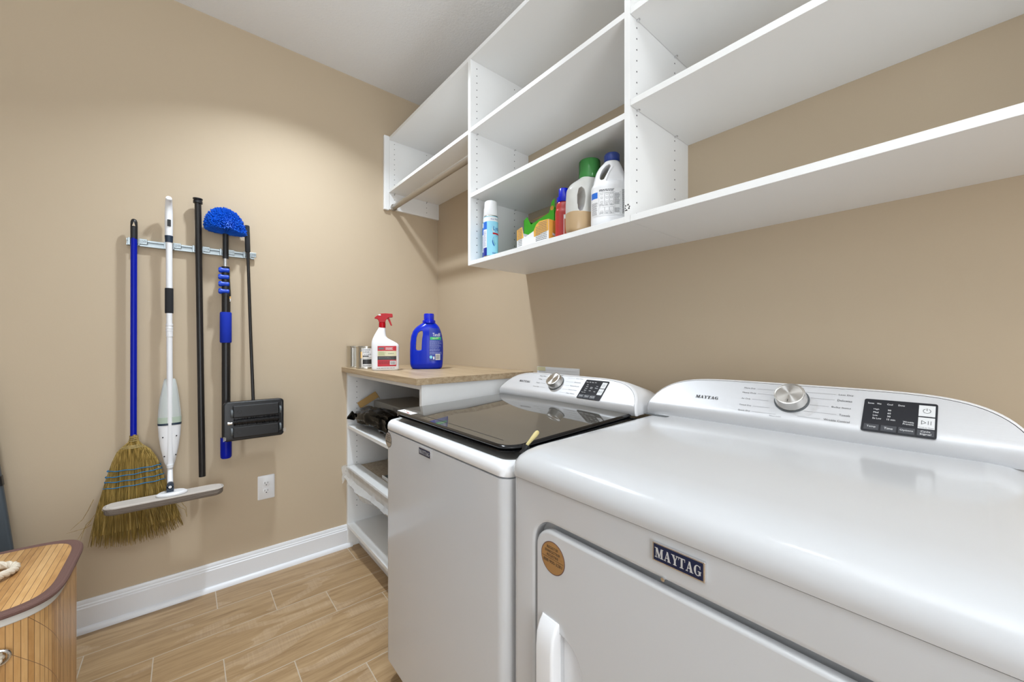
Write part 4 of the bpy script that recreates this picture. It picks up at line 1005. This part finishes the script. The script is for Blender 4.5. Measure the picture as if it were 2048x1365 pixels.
# --- spray bottle
x, y = .790, 1.952; o = thing('spray_bottle', (x, y, ZW), 'white spray bottle with red trigger and red label on the worktop', 'spray bottle', rz=face(x, y))
PF = [(0, -.062, .062, .028, 4), (.004, -.068, .067, .033, 4), (.128, -.069, .067, .034, 4), (.140, -.0685, .058, .034, 3.4), (.155, -.066, .030, .032, 3), (.168, -.061, .006, .029, 2.6), (.185, -.053, .0015, .025, 2.3), (.205, -.042, 0, .020, 2), (.215, -.036, .001, .0165, 2), (.224, -.032, -.002, .0150, 2)]
body = bottle_body('body', PF, [], WPL, o, voxel=.002)
b = decal(PF, .0012); b.grid(-.0385, .0525, .022, .1255, 14, 8, 0, 1)
b.grid(-.0385, .0525, .074, .1005, 14, 2, -.0004, 2); b.grid(-.0385, .0525, .0555, .0735, 14, 2, -.0005, 3); b.grid(-.034, -.008, .108, .118, 4, 1, -.0006, 4)
lines(b, -.034, .0, .0775, .097, 5, -.0008, 5); text(b, '****', .012, .040, .084, .090, -.0008, 3); lines(b, -.034, .048, .034, .050, 4, -.0008, 6); lines(b, 0, .035, .106, .119, 3, -.0008, 0, jag=.1); lines(b, -.034, .034, .062, .070, 2, -.0008, 4); lines(b, -.042, .045, .011, .015, 1, -.0008, 3)
barcode(b, .021, .050, .030, .050, -.0009, 0, 3); b.build('label', [LBLW, LBLR, LBLC, LBLK, INKG, mat('label_olive', (.30, .36, .12), .4), mat('label_deep_red', (.22, .005, .01), .4)], o, smooth=60)
b = L(); b.lathe([(.0162, .219), (.0166, .222), (.0166, .240), (.0155, .246)], (-.0165, 0, 0), 28); cap = b.build('red_collar', RED, o)
cx_ = lambda X, Y_: ((X-865)/10.5*.00245, (1280-Y_)/10.5*.002577)
b = L(); prism(b, [cx_(*q) for q in ((632, 182), (668, 150), (765, 92), (860, 84), (1008, 92), (1018, 150), (1005, 168), (940, 170), (905, 190), (868, 235), (862, 275), (728, 275), (712, 232), (690, 205), (640, 198))], -.0125, .0125)
hd = b.build('spray_head', RED, o, bevel=.0045, seg=4, smooth=50)
b = L(); prism(b, [cx_(*q) for q in ((900, 195), (938, 172), (960, 215), (1002, 335), (990, 348), (968, 330), (930, 250))], -.008, .008); b.build('trigger', RED, hd, bevel=.0015, smooth=50)
b = L(); b.fn = lambda p: (p[0], p[1], p[2]); p = cx_(740, 125); b.box(p[0]-.006, p[0]+.006, -.0130, -.0124, p[1]-.002, p[1]+.004); part(b.build('head_mark', LBLW, hd, smooth=0), 'small white mark on the spray head')
# --- blue laundry bottle
x, y = 1.010, 1.925; o = thing('detergent_bottle', (x, y, ZW), 'large royal blue laundry detergent bottle standing on the oak worktop', 'detergent bottle', rz=face(x, y))
c = lambda X, Y_: ((X-468)/10.5*.00267, (1250-Y_)/10.5*.002735)
PB = []
for Y_, Xl, Xr, d, e in ((1250, 180, 760, .034, 3.2), (1235, 150, 792, .042, 3.4), (1150, 122, 808, .047, 3.4), (900, 118, 818, .048, 3.2), (700, 122, 815, .047, 3), (560, 142, 795, .045, 3), (450, 185, 765, .041, 2.8), (380, 245, 735, .036, 2.5), (330, 310, 700, .030, 2.2), (295, 378, 655, .026, 2), (270, 400, 640, .024, 2)):
    z = c(0, Y_)[1]; PB.append((z, c(Xl, 0)[0], c(Xr, 0)[0], d, e))
hole = [c(*q) for q in ((245, 830), (250, 700), (258, 600), (285, 510), (325, 470), (380, 455), (390, 520), (372, 640), (365, 760), (362, 850), (310, 862), (262, 858))]
bb = bottle_body('body', PB, [(hole, -.08, .08)], BOTBLUE, o)
b = L(); c0 = c(515, 0)[0]; z1_, z2_, z3_ = c(0, 290)[1], c(0, 232)[1], c(0, 95)[1]
b.lathe([(.0325, z1_-.002), (.0345, z1_), (.0345, z2_-.002), (.031, z2_), (.0275, z2_+.001), (.0268, z3_-.004), (.0255, z3_), (.001, z3_)], (c0, 0, 0), 36, cap=(True, False)); cap = b.build('cap', BLUEC, o)
b = L()
for k in range(40): a = 2*PI*k/40; b.box(c0+.0268*math.cos(a)-.0005, c0+.0268*math.cos(a)+.0005, .0268*math.sin(a)-.0005, .0268*math.sin(a)+.0005, z2_+.004, z3_-.006)
b.build('cap_ribs', BLUEC, cap, smooth=0)
b = decal(PB, .0016); m0 = c(520, 1070); m1 = c(790, 560)
V = []
b.grid(m0[0], m1[0], m0[1], c(0, 480)[1]+.02, 12, 16, 0, 0)
a_, z_ = c(590, 570); b2_, zz = c(745, 503); text(b, 'Tandil', a_, b2_, z_, zz, -.0006, 1); a_, z_ = c(670, 592); b2_, zz = c(740, 574); text(b, 'active', a_, b2_, z_, zz-.001, -.0006, 1)
a_, z_ = c(540, 642); b2_, zz = c(765, 588); b.grid(a_, b2_, z_, zz, 6, 1, -.0005, 2); lines(b, a_+.012, b2_-.012, z_+.004, zz-.003, 2, -.0008, 3, jag=.1)
for ya_, yb_, n_ in ((810, 655, 8), (880, 820, 3), (945, 890, 3)): a_, z_ = c(528, ya_); b2_, zz = c(785, yb_); lines(b, a_, b2_, z_, zz, n_, -.0006, 4, fill=.5)
a_, z_ = c(648, 1060); b2_, zz = c(745, 935); barcode(b, a_, b2_, z_, zz, -.0008, 1, 5)
p = c(556, 1000); b.add([(p[0]+.0078*math.cos(q), -.0007, p[1]+.0085*math.sin(q)) for q in [2*PI*k/20 for k in range(20)]], [tuple(range(20))], 6); p = c(612, 1020); b.grid(p[0]-.003, p[0]+.004, p[1]-.007, p[1]+.008, 1, 1, -.0007, 1)
b.build('label', [LBLDB, LBLW, LBLG, LBLC, INKLB, INK, LBLCY], o, smooth=60)
# --- aerosol cans on the middle shelf
ACY = mat('aerosol_blue', (.30, .66, .84), .25)
def aerosol(x, y, lb, first=None):
    if first: c_ = copy_tree(first); c_.location = (x, y, ZS); c_['label'] = lb; return c_
    o = thing('aerosol_can', (x, y, ZS), lb, 'spray can', 'disinfectant cans on the shelf', rz=face(x, y)); R0 = .0315
    b = L(); b.lathe([(.029, 0), (R0+.0008, .001), (R0+.0008, .004), (R0, .005), (R0, .172), (.029, .180), (.0265, .184), (.001, .184)], n=40, cap=(True, False)); b.build('can', TIN, o, smooth=40)
    b = L(); b.lathe([(.0300, .178), (.0305, .180), (.0275, .232), (.0262, .240), (.022, .2435), (.001, .2435)], n=40, cap=(True, False)); b.build('cap', WPL, o, smooth=40)
    b = L(); r_ = R0+.0004
    def cyl(p): a = p[0]/r_; return ((r_-p[1])*math.sin(a), -(r_-p[1])*math.cos(a), p[2])
    b.fn = cyl; w_ = PI*r_*.98
    b.grid(-w_, w_, .006, .152, 48, 1, 0, 0); b.grid(-w_, w_, .152, .172, 48, 1, 0, 1); b.grid(-w_, w_, .1705, .173, 48, 1, -.0002, 5)
    b.grid(-.045, -.018, .006, .04, 6, 1, -.0002, 2); b.grid(-.045, -.018, .04, .118, 6, 1, -.0002, 1); b.grid(-.045, -.018, .118, .15, 6, 1, -.0002, 3)
    lines(b, -.040, -.021, .045, .112, 14, -.0004, 4, .4)
    text(b, 'KILLS 99.9%', .0, .034, .157, .164, -.0004, 2)
    # white swoosh with the name, red band below
    b.add([(.031+.026*math.cos(a), -.0002, .118+.020*math.sin(a)) for a in [2*PI*k/24 for k in range(24)]], [tuple(range(24))], 1)
    text(b, 'Lysol', .011, .052, .108, .131, -.0005, 2); b.grid(.008, .05, .096, .103, 6, 1, -.0005, 6)
    b.add([(.036+.030*math.cos(a), -.0003, .065+.030*math.sin(a)) for a in [2*PI*k/24 for k in range(24)]], [tuple(range(24))], 3)
    b.add([(.037+.025*math.cos(a), -.0004, .066+.026*math.sin(a)) for a in [2*PI*k/24 for k in range(24)]], [tuple(range(24))], 0)
    lines(b, .006, .03, .012, .020, 2, -.0005, 2)
    part(b.build('label', [ACY, LBLW, LBLDB, LBLB, INKLB, LBLCY, LBLR], o, smooth=40), 'pale blue and white label')
    return o
a1 = aerosol(1.012, 1.345, 'blue and white disinfectant spray can nearest the shelf edge')
aerosol(1.057, 1.415, 'blue and white disinfectant spray can hidden behind the other can', a1)
# --- orange carton, torn open at the front
o = thing('orange_carton', (1.04, 1.07, ZS), 'torn orange and white carton in front of the green box', 'carton')
h = .080
b = MB(); fr = [(1.158, 0), (1.158, .0765), (1.128, .083), (1.118, .045), (1.108, .041), (1.062, .053), (1.048, .074), (1.030, .083), (.984, .080), (.984, 0)]
b.loft([[(xx, p[0], ZS+p[1]) for p in fr] for xx in (1.0, 1.0012)])
b.box(1.0012, 1.09, .984, .9852, ZS, ZS+.080); b.box(1.0012, 1.09, 1.1568, 1.158, ZS, ZS+.07); b.box(1.0888, 1.09, .9852, 1.1568, ZS, ZS+.075); b.box(1.001, 1.089, .985, 1.157, ZS, ZS+.0012)
cbx = b.build('carton', [LBLW], o, smooth=0)
b = MB(); e = .9996
def fpoly(pts, m, e=.9996): b.add([(e, p[0], ZS+p[1]) for p in pts], [tuple(range(len(pts)))], m)
fpoly([(1.158, .035), (1.158, .0765), (1.128, .083), (1.122, .060), (1.119, .040)], 0); fpoly([(1.060, .030), (1.062, .053), (1.048, .074), (1.030, .083), (.984, .080), (.984, .040)], 0)
b.add([(1.0012, .9837, ZS+.001), (1.09, .9837, ZS+.001), (1.09, .9837, ZS+.08), (1.0012, .9837, ZS+.08)], [(0, 1, 2, 3)], 0)
b.add([(1.02, .9834, ZS+.025), (1.05, .9834, ZS+.02), (1.05, .9834, ZS+.028), (1.02, .9834, ZS+.034)], [(0, 1, 2, 3)], 1)
for za in range(11):
    z = .012+za*.0062
    for ya_, yb_ in ((1.152, 1.128), (1.050, .992)):
        if ya_ < 1.1 and z > .066: ya_ = 1.035
        rnd = random.Random(za*7+int(ya_*10)); y = ya_
        while y > yb_: w_ = rnd.uniform(.003, .009); b.add([(.9992, y, ZS+z), (.9992, max(yb_, y-w_), ZS+z), (.9992, max(yb_, y-w_), ZS+z+.0024), (.9992, y, ZS+z+.0024)], [(0, 1, 2, 3)], 2); y -= w_+.0015
b.build('print', [LBLO, LBLW, INKG], cbx, smooth=0)
# --- green box behind it
o = thing('green_carton', (1.16, 1.19, ZS), 'open bright green carton with torn lid, behind the orange carton', 'carton')
b = MB(); G0, G1 = 1.105, 1.225
fr = [(1.235, 0), (1.235, .155), (1.214, .165), (1.20, .142), (1.19, .128), (1.085, .150), (1.07, .190), (1.055, .200), (1.055, 0)]
b.loft([[(xx, p[0], ZS+p[1]) for p in fr] for xx in (G0, G0+.0015)])
b.box(G0, G1, 1.055, 1.0565, ZS, ZS+.165); b.box(G0, G1, 1.2335, 1.235, ZS, ZS+.155); b.box(G1-.0015, G1, 1.0565, 1.2335, ZS, ZS+.19); b.box(G0+.001, G1-.001, 1.056, 1.234, ZS, ZS+.0015)
gb = b.build('carton', GREENB, o, smooth=0)
b = MB(); b.add([(G0+.01, 1.23, ZS+.146), (G0+.01, 1.06, ZS+.150), (G1-.006, 1.06, ZS+.214), (G1-.006, 1.23, ZS+.200)], [(0, 1, 2, 3)]); part(b.build('lid_flap', CARD, gb, smooth=0, solid=.001), 'dull cardboard inside of the lid')
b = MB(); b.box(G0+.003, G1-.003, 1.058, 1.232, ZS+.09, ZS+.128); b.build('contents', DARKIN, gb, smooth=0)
b = MB(); b.tube([(G0-.0006, 1.068, ZS+.165), (G0+.0002, 1.068, ZS+.165)], .009, 16, 0); b.build('round_mark', LBLO, gb)
# --- red bottle
x, y = 1.036, .944; o = thing('stain_remover_bottle', (x, y, ZS), 'red bottle with a blue cap between orange carton and milky jug', 'bottle', rz=face(x, y))
PR = [(0, -.026, .026, .020, 2.6), (.004, -.0300, .0300, .023, 2.8), (.100, -.0300, .0300, .024, 2.8), (.108, -.0275, .0275, .022, 2.5), (.118, -.027, .027, .022, 2.4), (.130, -.0245, .0245, .021, 2.2), (.138, -.020, .020, .019, 2)]
bottle_body('body', PR, [], REDB, o, voxel=.0015)
b = L(); b.lathe([(.0235, .134), (.0245, .137), (.0240, .151), (.0185, .153), (.0178, .181), (.0165, .183), (.001, .183)], n=32, cap=(True, False)); b.build('cap', BLUEC, o)
b = decal(PR, .0014); b.grid(.000, .0295, .010, .085, 10, 6, 0, 0); b.grid(.002, .0275, .0130, .070, 8, 5, -.0003, 1); b.build('label', [LBLW, mat('label_rust', (.50, .10, .04), .4)], o, smooth=60)
# --- milky jug with green cap
o = thing('milky_jug', (1.047, .846, ZS), 'translucent milky jug with green see-through cap and tan liquid', 'detergent jug', rz=R(-17.5))
PG = [(0, -.070, .060, .030, 2.6), (.004, -.077, .066, .036, 2.8), (.03, -.078, .068, .040, 2.8), (.10, -.077, .067, .040, 2.8), (.145, -.075, .064, .038, 2.6), (.165, -.062, .058, .036, 2.4), (.180, -.040, .050, .034, 2.2), (.192, -.024, .042, .031, 2), (.200, -.022, .041, .030, 2)]
hole = [(-.052, .066), (-.042, .070), (-.034, .090), (-.031, .115), (-.034, .138), (-.044, .147), (-.053, .140), (-.058, .118), (-.058, .090), (-.056, .074)]
jb = bottle_body('body', PG, [(hole, -.08, .08)], JUG, o, voxel=.0017)
b = decal(PG, .0014); b.grid(.004, .045, .012, .075, 8, 6, 0, 0); lines(b, .010, .022, .02, .066, 9, -.0004, 1, .4, jag=.1); b.build('label', [mat('label_pale_green', (.62, .74, .50), .4), LBLG], o, smooth=60)
b = L(); b.lathe([(.0345, .186), (.0360, .188), (.0355, .248), (.0335, .251), (.020, .251), (.018, .249), (.016, .215), (.001, .214)], (.0095, 0, 0), 40, cap=(False, False)); b.lathe([(.020, .200), (.019, .238), (.001, .239)], (.0095, 0, 0), 24, cap=(False, False)); b.build('cap', GCAP, o, solid=.0012)
# --- white jug with blue cap
o = thing('white_jug', (1.046, .747, ZS), 'white bleach jug with dark blue cap against the shelf divider', 'bleach jug', rz=face(1.046, .747)+R(4))
PJ = [(0, -.058, .048, .028, 2.5), (.004, -.064, .053, .034, 2.6), (.02, -.0655, .055, .0375, 2.6), (.030, -.0650, .0545, .037, 2.6), (.118, -.0645, .054, .037, 2.6), (.125, -.0660, .056, .0385, 2.6), (.140, -.0570, .050, .037, 2.5), (.160, -.0540, .0440, .034, 2.3), (.181, -.0470, .0375, .030, 2.1), (.196, -.0380, .0320, .0265, 2), (.206, -.0265, .0260, .023, 2), (.214, -.0205, .0225, .0205, 2)]
hole = [(-.034, .146), (-.026, .147), (-.020, .158), (-.011, .176), (-.004, .190), (-.008, .197), (-.018, .193), (-.030, .180), (-.037, .164), (-.038, .152)]
dent = [(-.020, .140), (.030, .140), (.034, .158), (.026, .184), (.006, .192), (-.008, .170)]
wj = bottle_body('body', PJ, [(hole, -.08, .08), (dent, -.08, -.0265)], WPL, o, voxel=.0015)
b = L(); b.lathe([(.0235, .2105), (.0240, .212), (.0235, .234), (.0220, .2365), (.001, .2365)], (.001, 0, 0), 36, cap=(True, False))
for k in range(36): a = 2*PI*k/36; b.box(.001+.0236*math.cos(a)-.0006, .001+.0236*math.cos(a)+.0006, .0236*math.sin(a)-.0006, .0236*math.sin(a)+.0006, .213, .233)
b.build('cap', NAVYC, o, smooth=30)
b = decal(PJ, .0012); b.grid(-.0610, .0520, .032, .116, 24, 8, 0, 0); b.grid(-.0628, -.045, .088, .107, 6, 2, -.0003, 1); lines(b, -.0615, -.045, .036, .076, 12, -.0004, 2, .4)
lines(b, -.040, .006, .1075, .1145, 2, -.0004, 3, .6, jag=.1)
for gx0, gx1, gz0, gz1 in ((-.041, -.024, .062, .104), (-.023, -.010, .062, .104), (-.009, .003, .062, .104), (.004, .026, .062, .104), (-.041, -.024, .036, .058), (-.023, -.010, .036, .058), (-.009, .003, .036, .058), (.004, .026, .036, .058)):
    for r_ in ((gx0, gx1, gz0, gz0+.0004), (gx0, gx1, gz1-.0004, gz1), (gx0, gx0+.0004, gz0, gz1), (gx1-.0004, gx1, gz0, gz1)): b.grid(*r_, 1, 1, -.0004, 2)
    if gx1-gx0 > .020: lines(b, gx0+.002, gx1-.002, gz0+.003, gz1-.003, 10 if gz1 > .1 else 5, -.0004, 2, .45)
    else:
        for q in ((.25,) if gz1 < .1 else (.22, .55, .85)):
            zc = gz0+(gz1-gz0)*q+.002; xc = (gx0+gx1)/2; b.tube([(xc-.003, -.0004, zc-.002), (xc+.003, -.0004, zc-.002), (xc+.0035, -.0004, zc+.003), (xc-.0035, -.0004, zc+.003), (xc-.003, -.0004, zc-.002)], .0003, 4, 2)
        lines(b, gx0+.002, gx1-.002, gz0+.001, gz0+.007, 2, -.0004, 2, .4)
lines(b, .030, .0515, .036, .112, 26, -.0004, 3, .5, jag=.1)
part(b.build('label', [LBLW, LBLB, INKG, INK], o, smooth=60), 'white instruction label with grey tables')

# ------------------------------------------------------------ things in the low cabinet
# cardboard box with raised flap, black bag over its front
ZC1 = .694+T
o = thing('cardboard_box', (1.0, 2.14, ZC1), 'pale cardboard box with raised brown flap behind the black bag', 'box')
b = MB(); b.box(.872, 1.12, 1.955, 2.33, ZC1, .848); bx_ = b.build('box', mat('pale_card', (.42, .40, .36), .7), o, bevel=.001)
b = MB(); b.box(.8714, .8719, 1.99, 2.05, .815, .838); lines(b, 0, 0, 0, 0, 0); b.build('print', mat('faint_print', (.30, .28, .26), .7), bx_, smooth=0)
A = Vector((.770, 2.325, .842)); B = Vector((.855, 2.268, .908)); C_ = Vector((.014, -.018, -.032))
b = MB(); b.add([A, A+C_, B+C_, B], [(0, 1, 2, 3)]); b.add([B, B+C_, B+C_+Vector((.012, .010, -.012)), B+Vector((.012, .010, -.012))], [(0, 1, 2, 3)]); part(b.build('flap', CARD, bx_, smooth=0, solid=.002), 'brown cardboard flap')
b = MB(); rg = []
for i in range(34):
    q = i/33; y = 2.348-.50*q; hw = .062*(math.sin(PI*min(1, q*1.25+.06))**.6 if q < .5 else 1)*(1 if q < .85 else .9); hh = .056*(math.sin(PI*min(.5, q*1.0+.05)))**.5
    ring = []
    for k in range(44):
        a = 2*PI*k/44; f_ = 1+.34*noise.noise(Vector((math.cos(a)*1.7, math.sin(a)*1.7, q*2.4+3)))+.36*abs(noise.noise(Vector((math.cos(a)*4.5, math.sin(a)*4.5, q*3+9))))
        xx = .795+hw*math.cos(a)*f_-.01*math.sin(q*5); zz = ZC1+.004+hh*1.05+hh*math.sin(a)*f_*(1 if math.sin(a) > 0 else .8)+(.012*(1-q) if math.sin(a) > 0 else .03*(1-q)*(1 if q < .2 else .5))
        ring.append((max(.728, xx), min(y+.012*noise.noise(Vector((a*2, q*6, 1))), YW-.022), max(ZC1+.001, zz)))
    rg.append(ring)
b.loft(rg); o2 = b.build('plastic_bag', BAG, None, smooth=28); tag(o2, 'crumpled black plastic bag on the upper cabinet shelf', 'bag')
b = MB(); b.add([(.745, 2.335, ZC1+.085), (.722, 2.350, ZC1+.050), (.716, 2.340, ZC1+.040), (.745, 2.30, ZC1+.035), (.755, 2.28, ZC1+.06), (.735, 2.322, ZC1+.066)], [(0, 1, 5), (1, 2, 5), (2, 3, 5), (3, 4, 5), (4, 0, 5)]); b.build('bag_corner', BAG, o2, smooth=0, solid=.001)
# wrapped flat pack on the middle shelf
ZC2 = .425+T
o = thing('wrapped_panel', (.9, 1.95, ZC2), 'flat ribbed pack in clear film, front edge sticking out of the cabinet', 'flat pack')
b = MB(); b.box(.722, 1.18, 1.52, 2.335, ZC2, .4735); pk = b.build('panel', WEAVE, o, bevel=.001)
b = MB(); b.box(.7215, .792, 1.52, 2.335, .4735, .4765); fs = b.build('front_strip', LBLW, pk, bevel=.0008)
b = MB()
for k in range(2):
    rnd = random.Random(k); y = 2.27
    while y > 2.16: w_ = rnd.uniform(.004, .012); b.add([(.752+k*.007, y, .4769), (.752+k*.007, y-w_, .4769), (.756+k*.007, y-w_, .4769), (.756+k*.007, y, .4769)], [(0, 1, 2, 3)]); y -= w_+.004
b.build('print', INKG, fs, smooth=0)
b = MB(); NY, NP = 60, 16; V = []; Fc = []
for i in range(NY+1):
    y = 2.350-(2.350-1.50)*i/NY; dr_ = .018+.030*max(0, math.sin((i/NY)*5.2+.2))**2+.012*(i > 15)
    path = [(.79, .4785), (.76, .4785), (.724, .4782), (.7165, .472), (.7160, .455), (.7155, .440), (.714, .426), (.712-.012*dr_/.03, .424-dr_*.4), (.713, .424-dr_), (.720, .423-dr_*1.25)]
    for j, (xx, zz) in enumerate(path):
        n_ = noise.noise(Vector((xx*60, y*45, zz*60)))*.0045*(0 if j < 2 else 1)+noise.noise(Vector((j*.8, y*18, 5)))*.006*(0 if j < 4 else 1); V.append((xx-abs(n_), min(y, YW-.004), zz+n_*.6*(j > 5)))
n_ = 10
for i in range(NY):
    for j in range(n_-1): a_ = i*n_+j; Fc.append((a_, a_+1, a_+n_+1, a_+n_))
b.add(V, Fc); b.build('clear_film', WRAP, o, smooth=25)
b = MB(); V = []; Fc = []
for i in range(9):
    for j in range(9):
        u_, v__ = i/8, j/8; V.append((.722-.028*u_+.006*noise.noise(Vector((i*.9, j*.9, 2))), YW-.012-.012*v__+.004*noise.noise(Vector((i, j, 7))), .478-.10*v__*(.6+.4*u_)+.012*noise.noise(Vector((i*.8, j*.5, 4)))))
for i in range(8):
    for j in range(8): a_ = i*9+j; Fc.append((a_, a_+1, a_+10, a_+9))
b.add(V, Fc); b.build('film_end', WRAP, o, smooth=20)
o = tag(MB().box(.805, 1.0, 1.60, 2.02, .4738, .487).build('grey_tray', SLATE, None, bevel=.002), 'flat dark grey tray lying on the film-wrapped pack', 'tray')
b = MB(); b.box(.7995, .8045, 1.60, 2.025, .4738, .4900); b.build('tray_edge', LBLW, o, bevel=.001)

# ------------------------------------------------------------ small brush in the gap between the machines
o = thing('hand_brush', (.60, .6626, .93), 'small black brush with pale wooden handle tucked between washer and dryer', 'brush')
b = MB(); q0 = Vector((.588, .6685, .930)); q1 = Vector((.606, .667, .957)); b.tube([q0, q0.lerp(q1, .3), q0.lerp(q1, .3), q0.lerp(q1, .5), q0.lerp(q1, .5), q1], [.006, .006, .0085, .0085, .0062, .0078], 14); b.build('ferrule', BLACKP, o, smooth=40)
b = MB(); q2 = Vector((.640, .664, .985)); b.tube([q1, q1.lerp(q2, .3), q1.lerp(q2, .75), q1.lerp(q2, .93), q2], [.0035, .0042, .0058, .0052, .003], 14); b.build('handle', WOOD, o)

# ------------------------------------------------------------ bamboo laundry hamper
HX_, HY_, HZ_ = -.475, 1.63, .575
o = thing('laundry_hamper', (HX_, HY_, 0), 'bamboo laundry hamper with brown-edged lid and rope handles', 'hamper')
def hring(s_, z, k=72): return sel(0, .236*s_, .216*s_, 5, z, k)
b = L(); b.loft([hring(.955, .0), hring(.955, HZ_-.012)]); hb = b.build('body', BAMBV, o, smooth=60)
b = L(); b.loft([hring(.965, HZ_-.030), hring(.972, HZ_-.028), hring(.975, HZ_-.010), hring(.96, HZ_-.008)]); part(b.build('liner_rim', CREAM, hb), 'cream cloth rim under the lid')
b = L(); b.loft([hring(.965, HZ_-.010), hring(.97, HZ_), hring(.958, HZ_+.0015)]); lid_ = b.build('lid', BAMB, o, smooth=40)
b = L(); b.tube([hring(.982, HZ_-.004)[k % 72] for k in range(73)], .0075, 10); b.loft([hring(.978, HZ_+.0030), hring(.935, HZ_+.0030), hring(.915, HZ_+.0016)], (False, False)); part(b.build('edge_binding', BROWN, lid_), 'brown ribbed edge binding')
def rope(b, pts, r=.0075, n=3, turns=9):
    pts = [Vector(p) for p in pts]; N = 90; P_ = []
    seg = [(pts[i+1]-pts[i]).length for i in range(len(pts)-1)]; tot = sum(seg)
    def at(t_):
        d = t_*tot
        for i, s_ in enumerate(seg):
            if d <= s_ or i == len(seg)-1:
                p0, p1, p2, p3 = pts[max(i-1, 0)], pts[i], pts[i+1], pts[min(i+2, len(pts)-1)]; u_ = min(1, d/s_)
                return .5*((2*p1)+(p2-p0)*u_+(2*p0-5*p1+4*p2-p3)*u_*u_+(3*p1-p0-3*p2+p3)*u_**3)
            d -= s_
    for k in range(n):
        out_ = []
        for i in range(N+1):
            t_ = i/N; p = at(t_); d = (at(min(1, t_+.01))-at(max(0, t_-.01))).normalized(); a_ = d.cross(Vector((.1, .2, 1))).normalized(); c_ = d.cross(a_); ph = 2*PI*(k/n+turns*t_)
            out_.append(p+a_*r*.55*math.cos(ph)+c_*r*.55*math.sin(ph))
        b.tube(out_, r*.62, 8)
b = L(); g = lambda x, y, z: (x-HX_, y-HY_, z)
rope(b, [g(-.42, 1.52, HZ_), g(-.405, 1.545, HZ_+.022), g(-.375, 1.60, HZ_+.020), g(-.352, 1.650, HZ_+.013), g(-.362, 1.690, HZ_+.012), g(-.405, 1.70, HZ_+.018), g(-.44, 1.69, HZ_+.006)], .0085, turns=6)
part(b.build('rope_handle', ROPE, lid_), 'cotton rope handle on the lid')
ex, ey, ez = -.325, 1.4245, .478
b = L(); ring = [g(ex+.016*math.cos(a), ey, ez+.016*math.sin(a)) for a in [2*PI*k/28 for k in range(29)]]; b.tube(ring, .0032, 8); b.build('eyelet', CHROME, hb)
b = L(); rope(b, [g(ex, ey+.006, ez), g(ex-.002, ey-.012, ez-.004), g(ex-.012, ey-.022, ez-.030), g(ex-.045, ey-.026, ez-.060), g(ex-.10, ey-.022, ez-.072), g(ex-.15, ey-.010, ez-.05), g(ex-.16, ey+.005, ez-.01)], .0085, turns=7)
part(b.build('rope_handle', ROPE, hb), 'cotton rope handle through the eyelet on the side')
# ------------------------------------------------------------ folded dark stand leaning at the left edge
o = thing('folded_stand', (-.60, 2.30, 0), 'folded slate-grey stand with black fabric leaning behind the hamper', 'folded stand')
for (xa, xb, nm_) in ((-.470, -.590, 'side_bar'), (-.78, -.79, 'side_bar')):
    b = MB(); b.loft([[(xx+q[0], yy+q[1], z) for q in rrect(-.022, .022, -.012, .012, .008, 4)] for xx, yy, z in ((xa, 2.30, .012), (xb, 2.345, 1.10))]); b.build(nm_, SLATE, o)
b = MB(); b.add([(-.50, 2.305, .08), (-.78, 2.305, .08), (-.79, 2.345, 1.0), (-.60, 2.345, 1.0)], [(0, 1, 2, 3)]); b.build('fabric_panel', FOAM, o, smooth=0, solid=.006)
for xa in (-.470, -.78): b = MB(); b.loft([[(xa+q[0], 2.30+q[1], z) for q in rrect(-.025, .025, -.015, .015, .006, 3)] for z in (0, .03)]); b.build('foot', BLACKP, o)
b = MB(); b.loft([[(xx+q[0], yy+q[1], z) for q in rrect(-.026, .026, -.016, .016, .008, 4)] for xx, yy, z in ((-.5445, 2.327, .665), (-.5485, 2.3285, .70))]); b.build('joint', BLACKP, o)
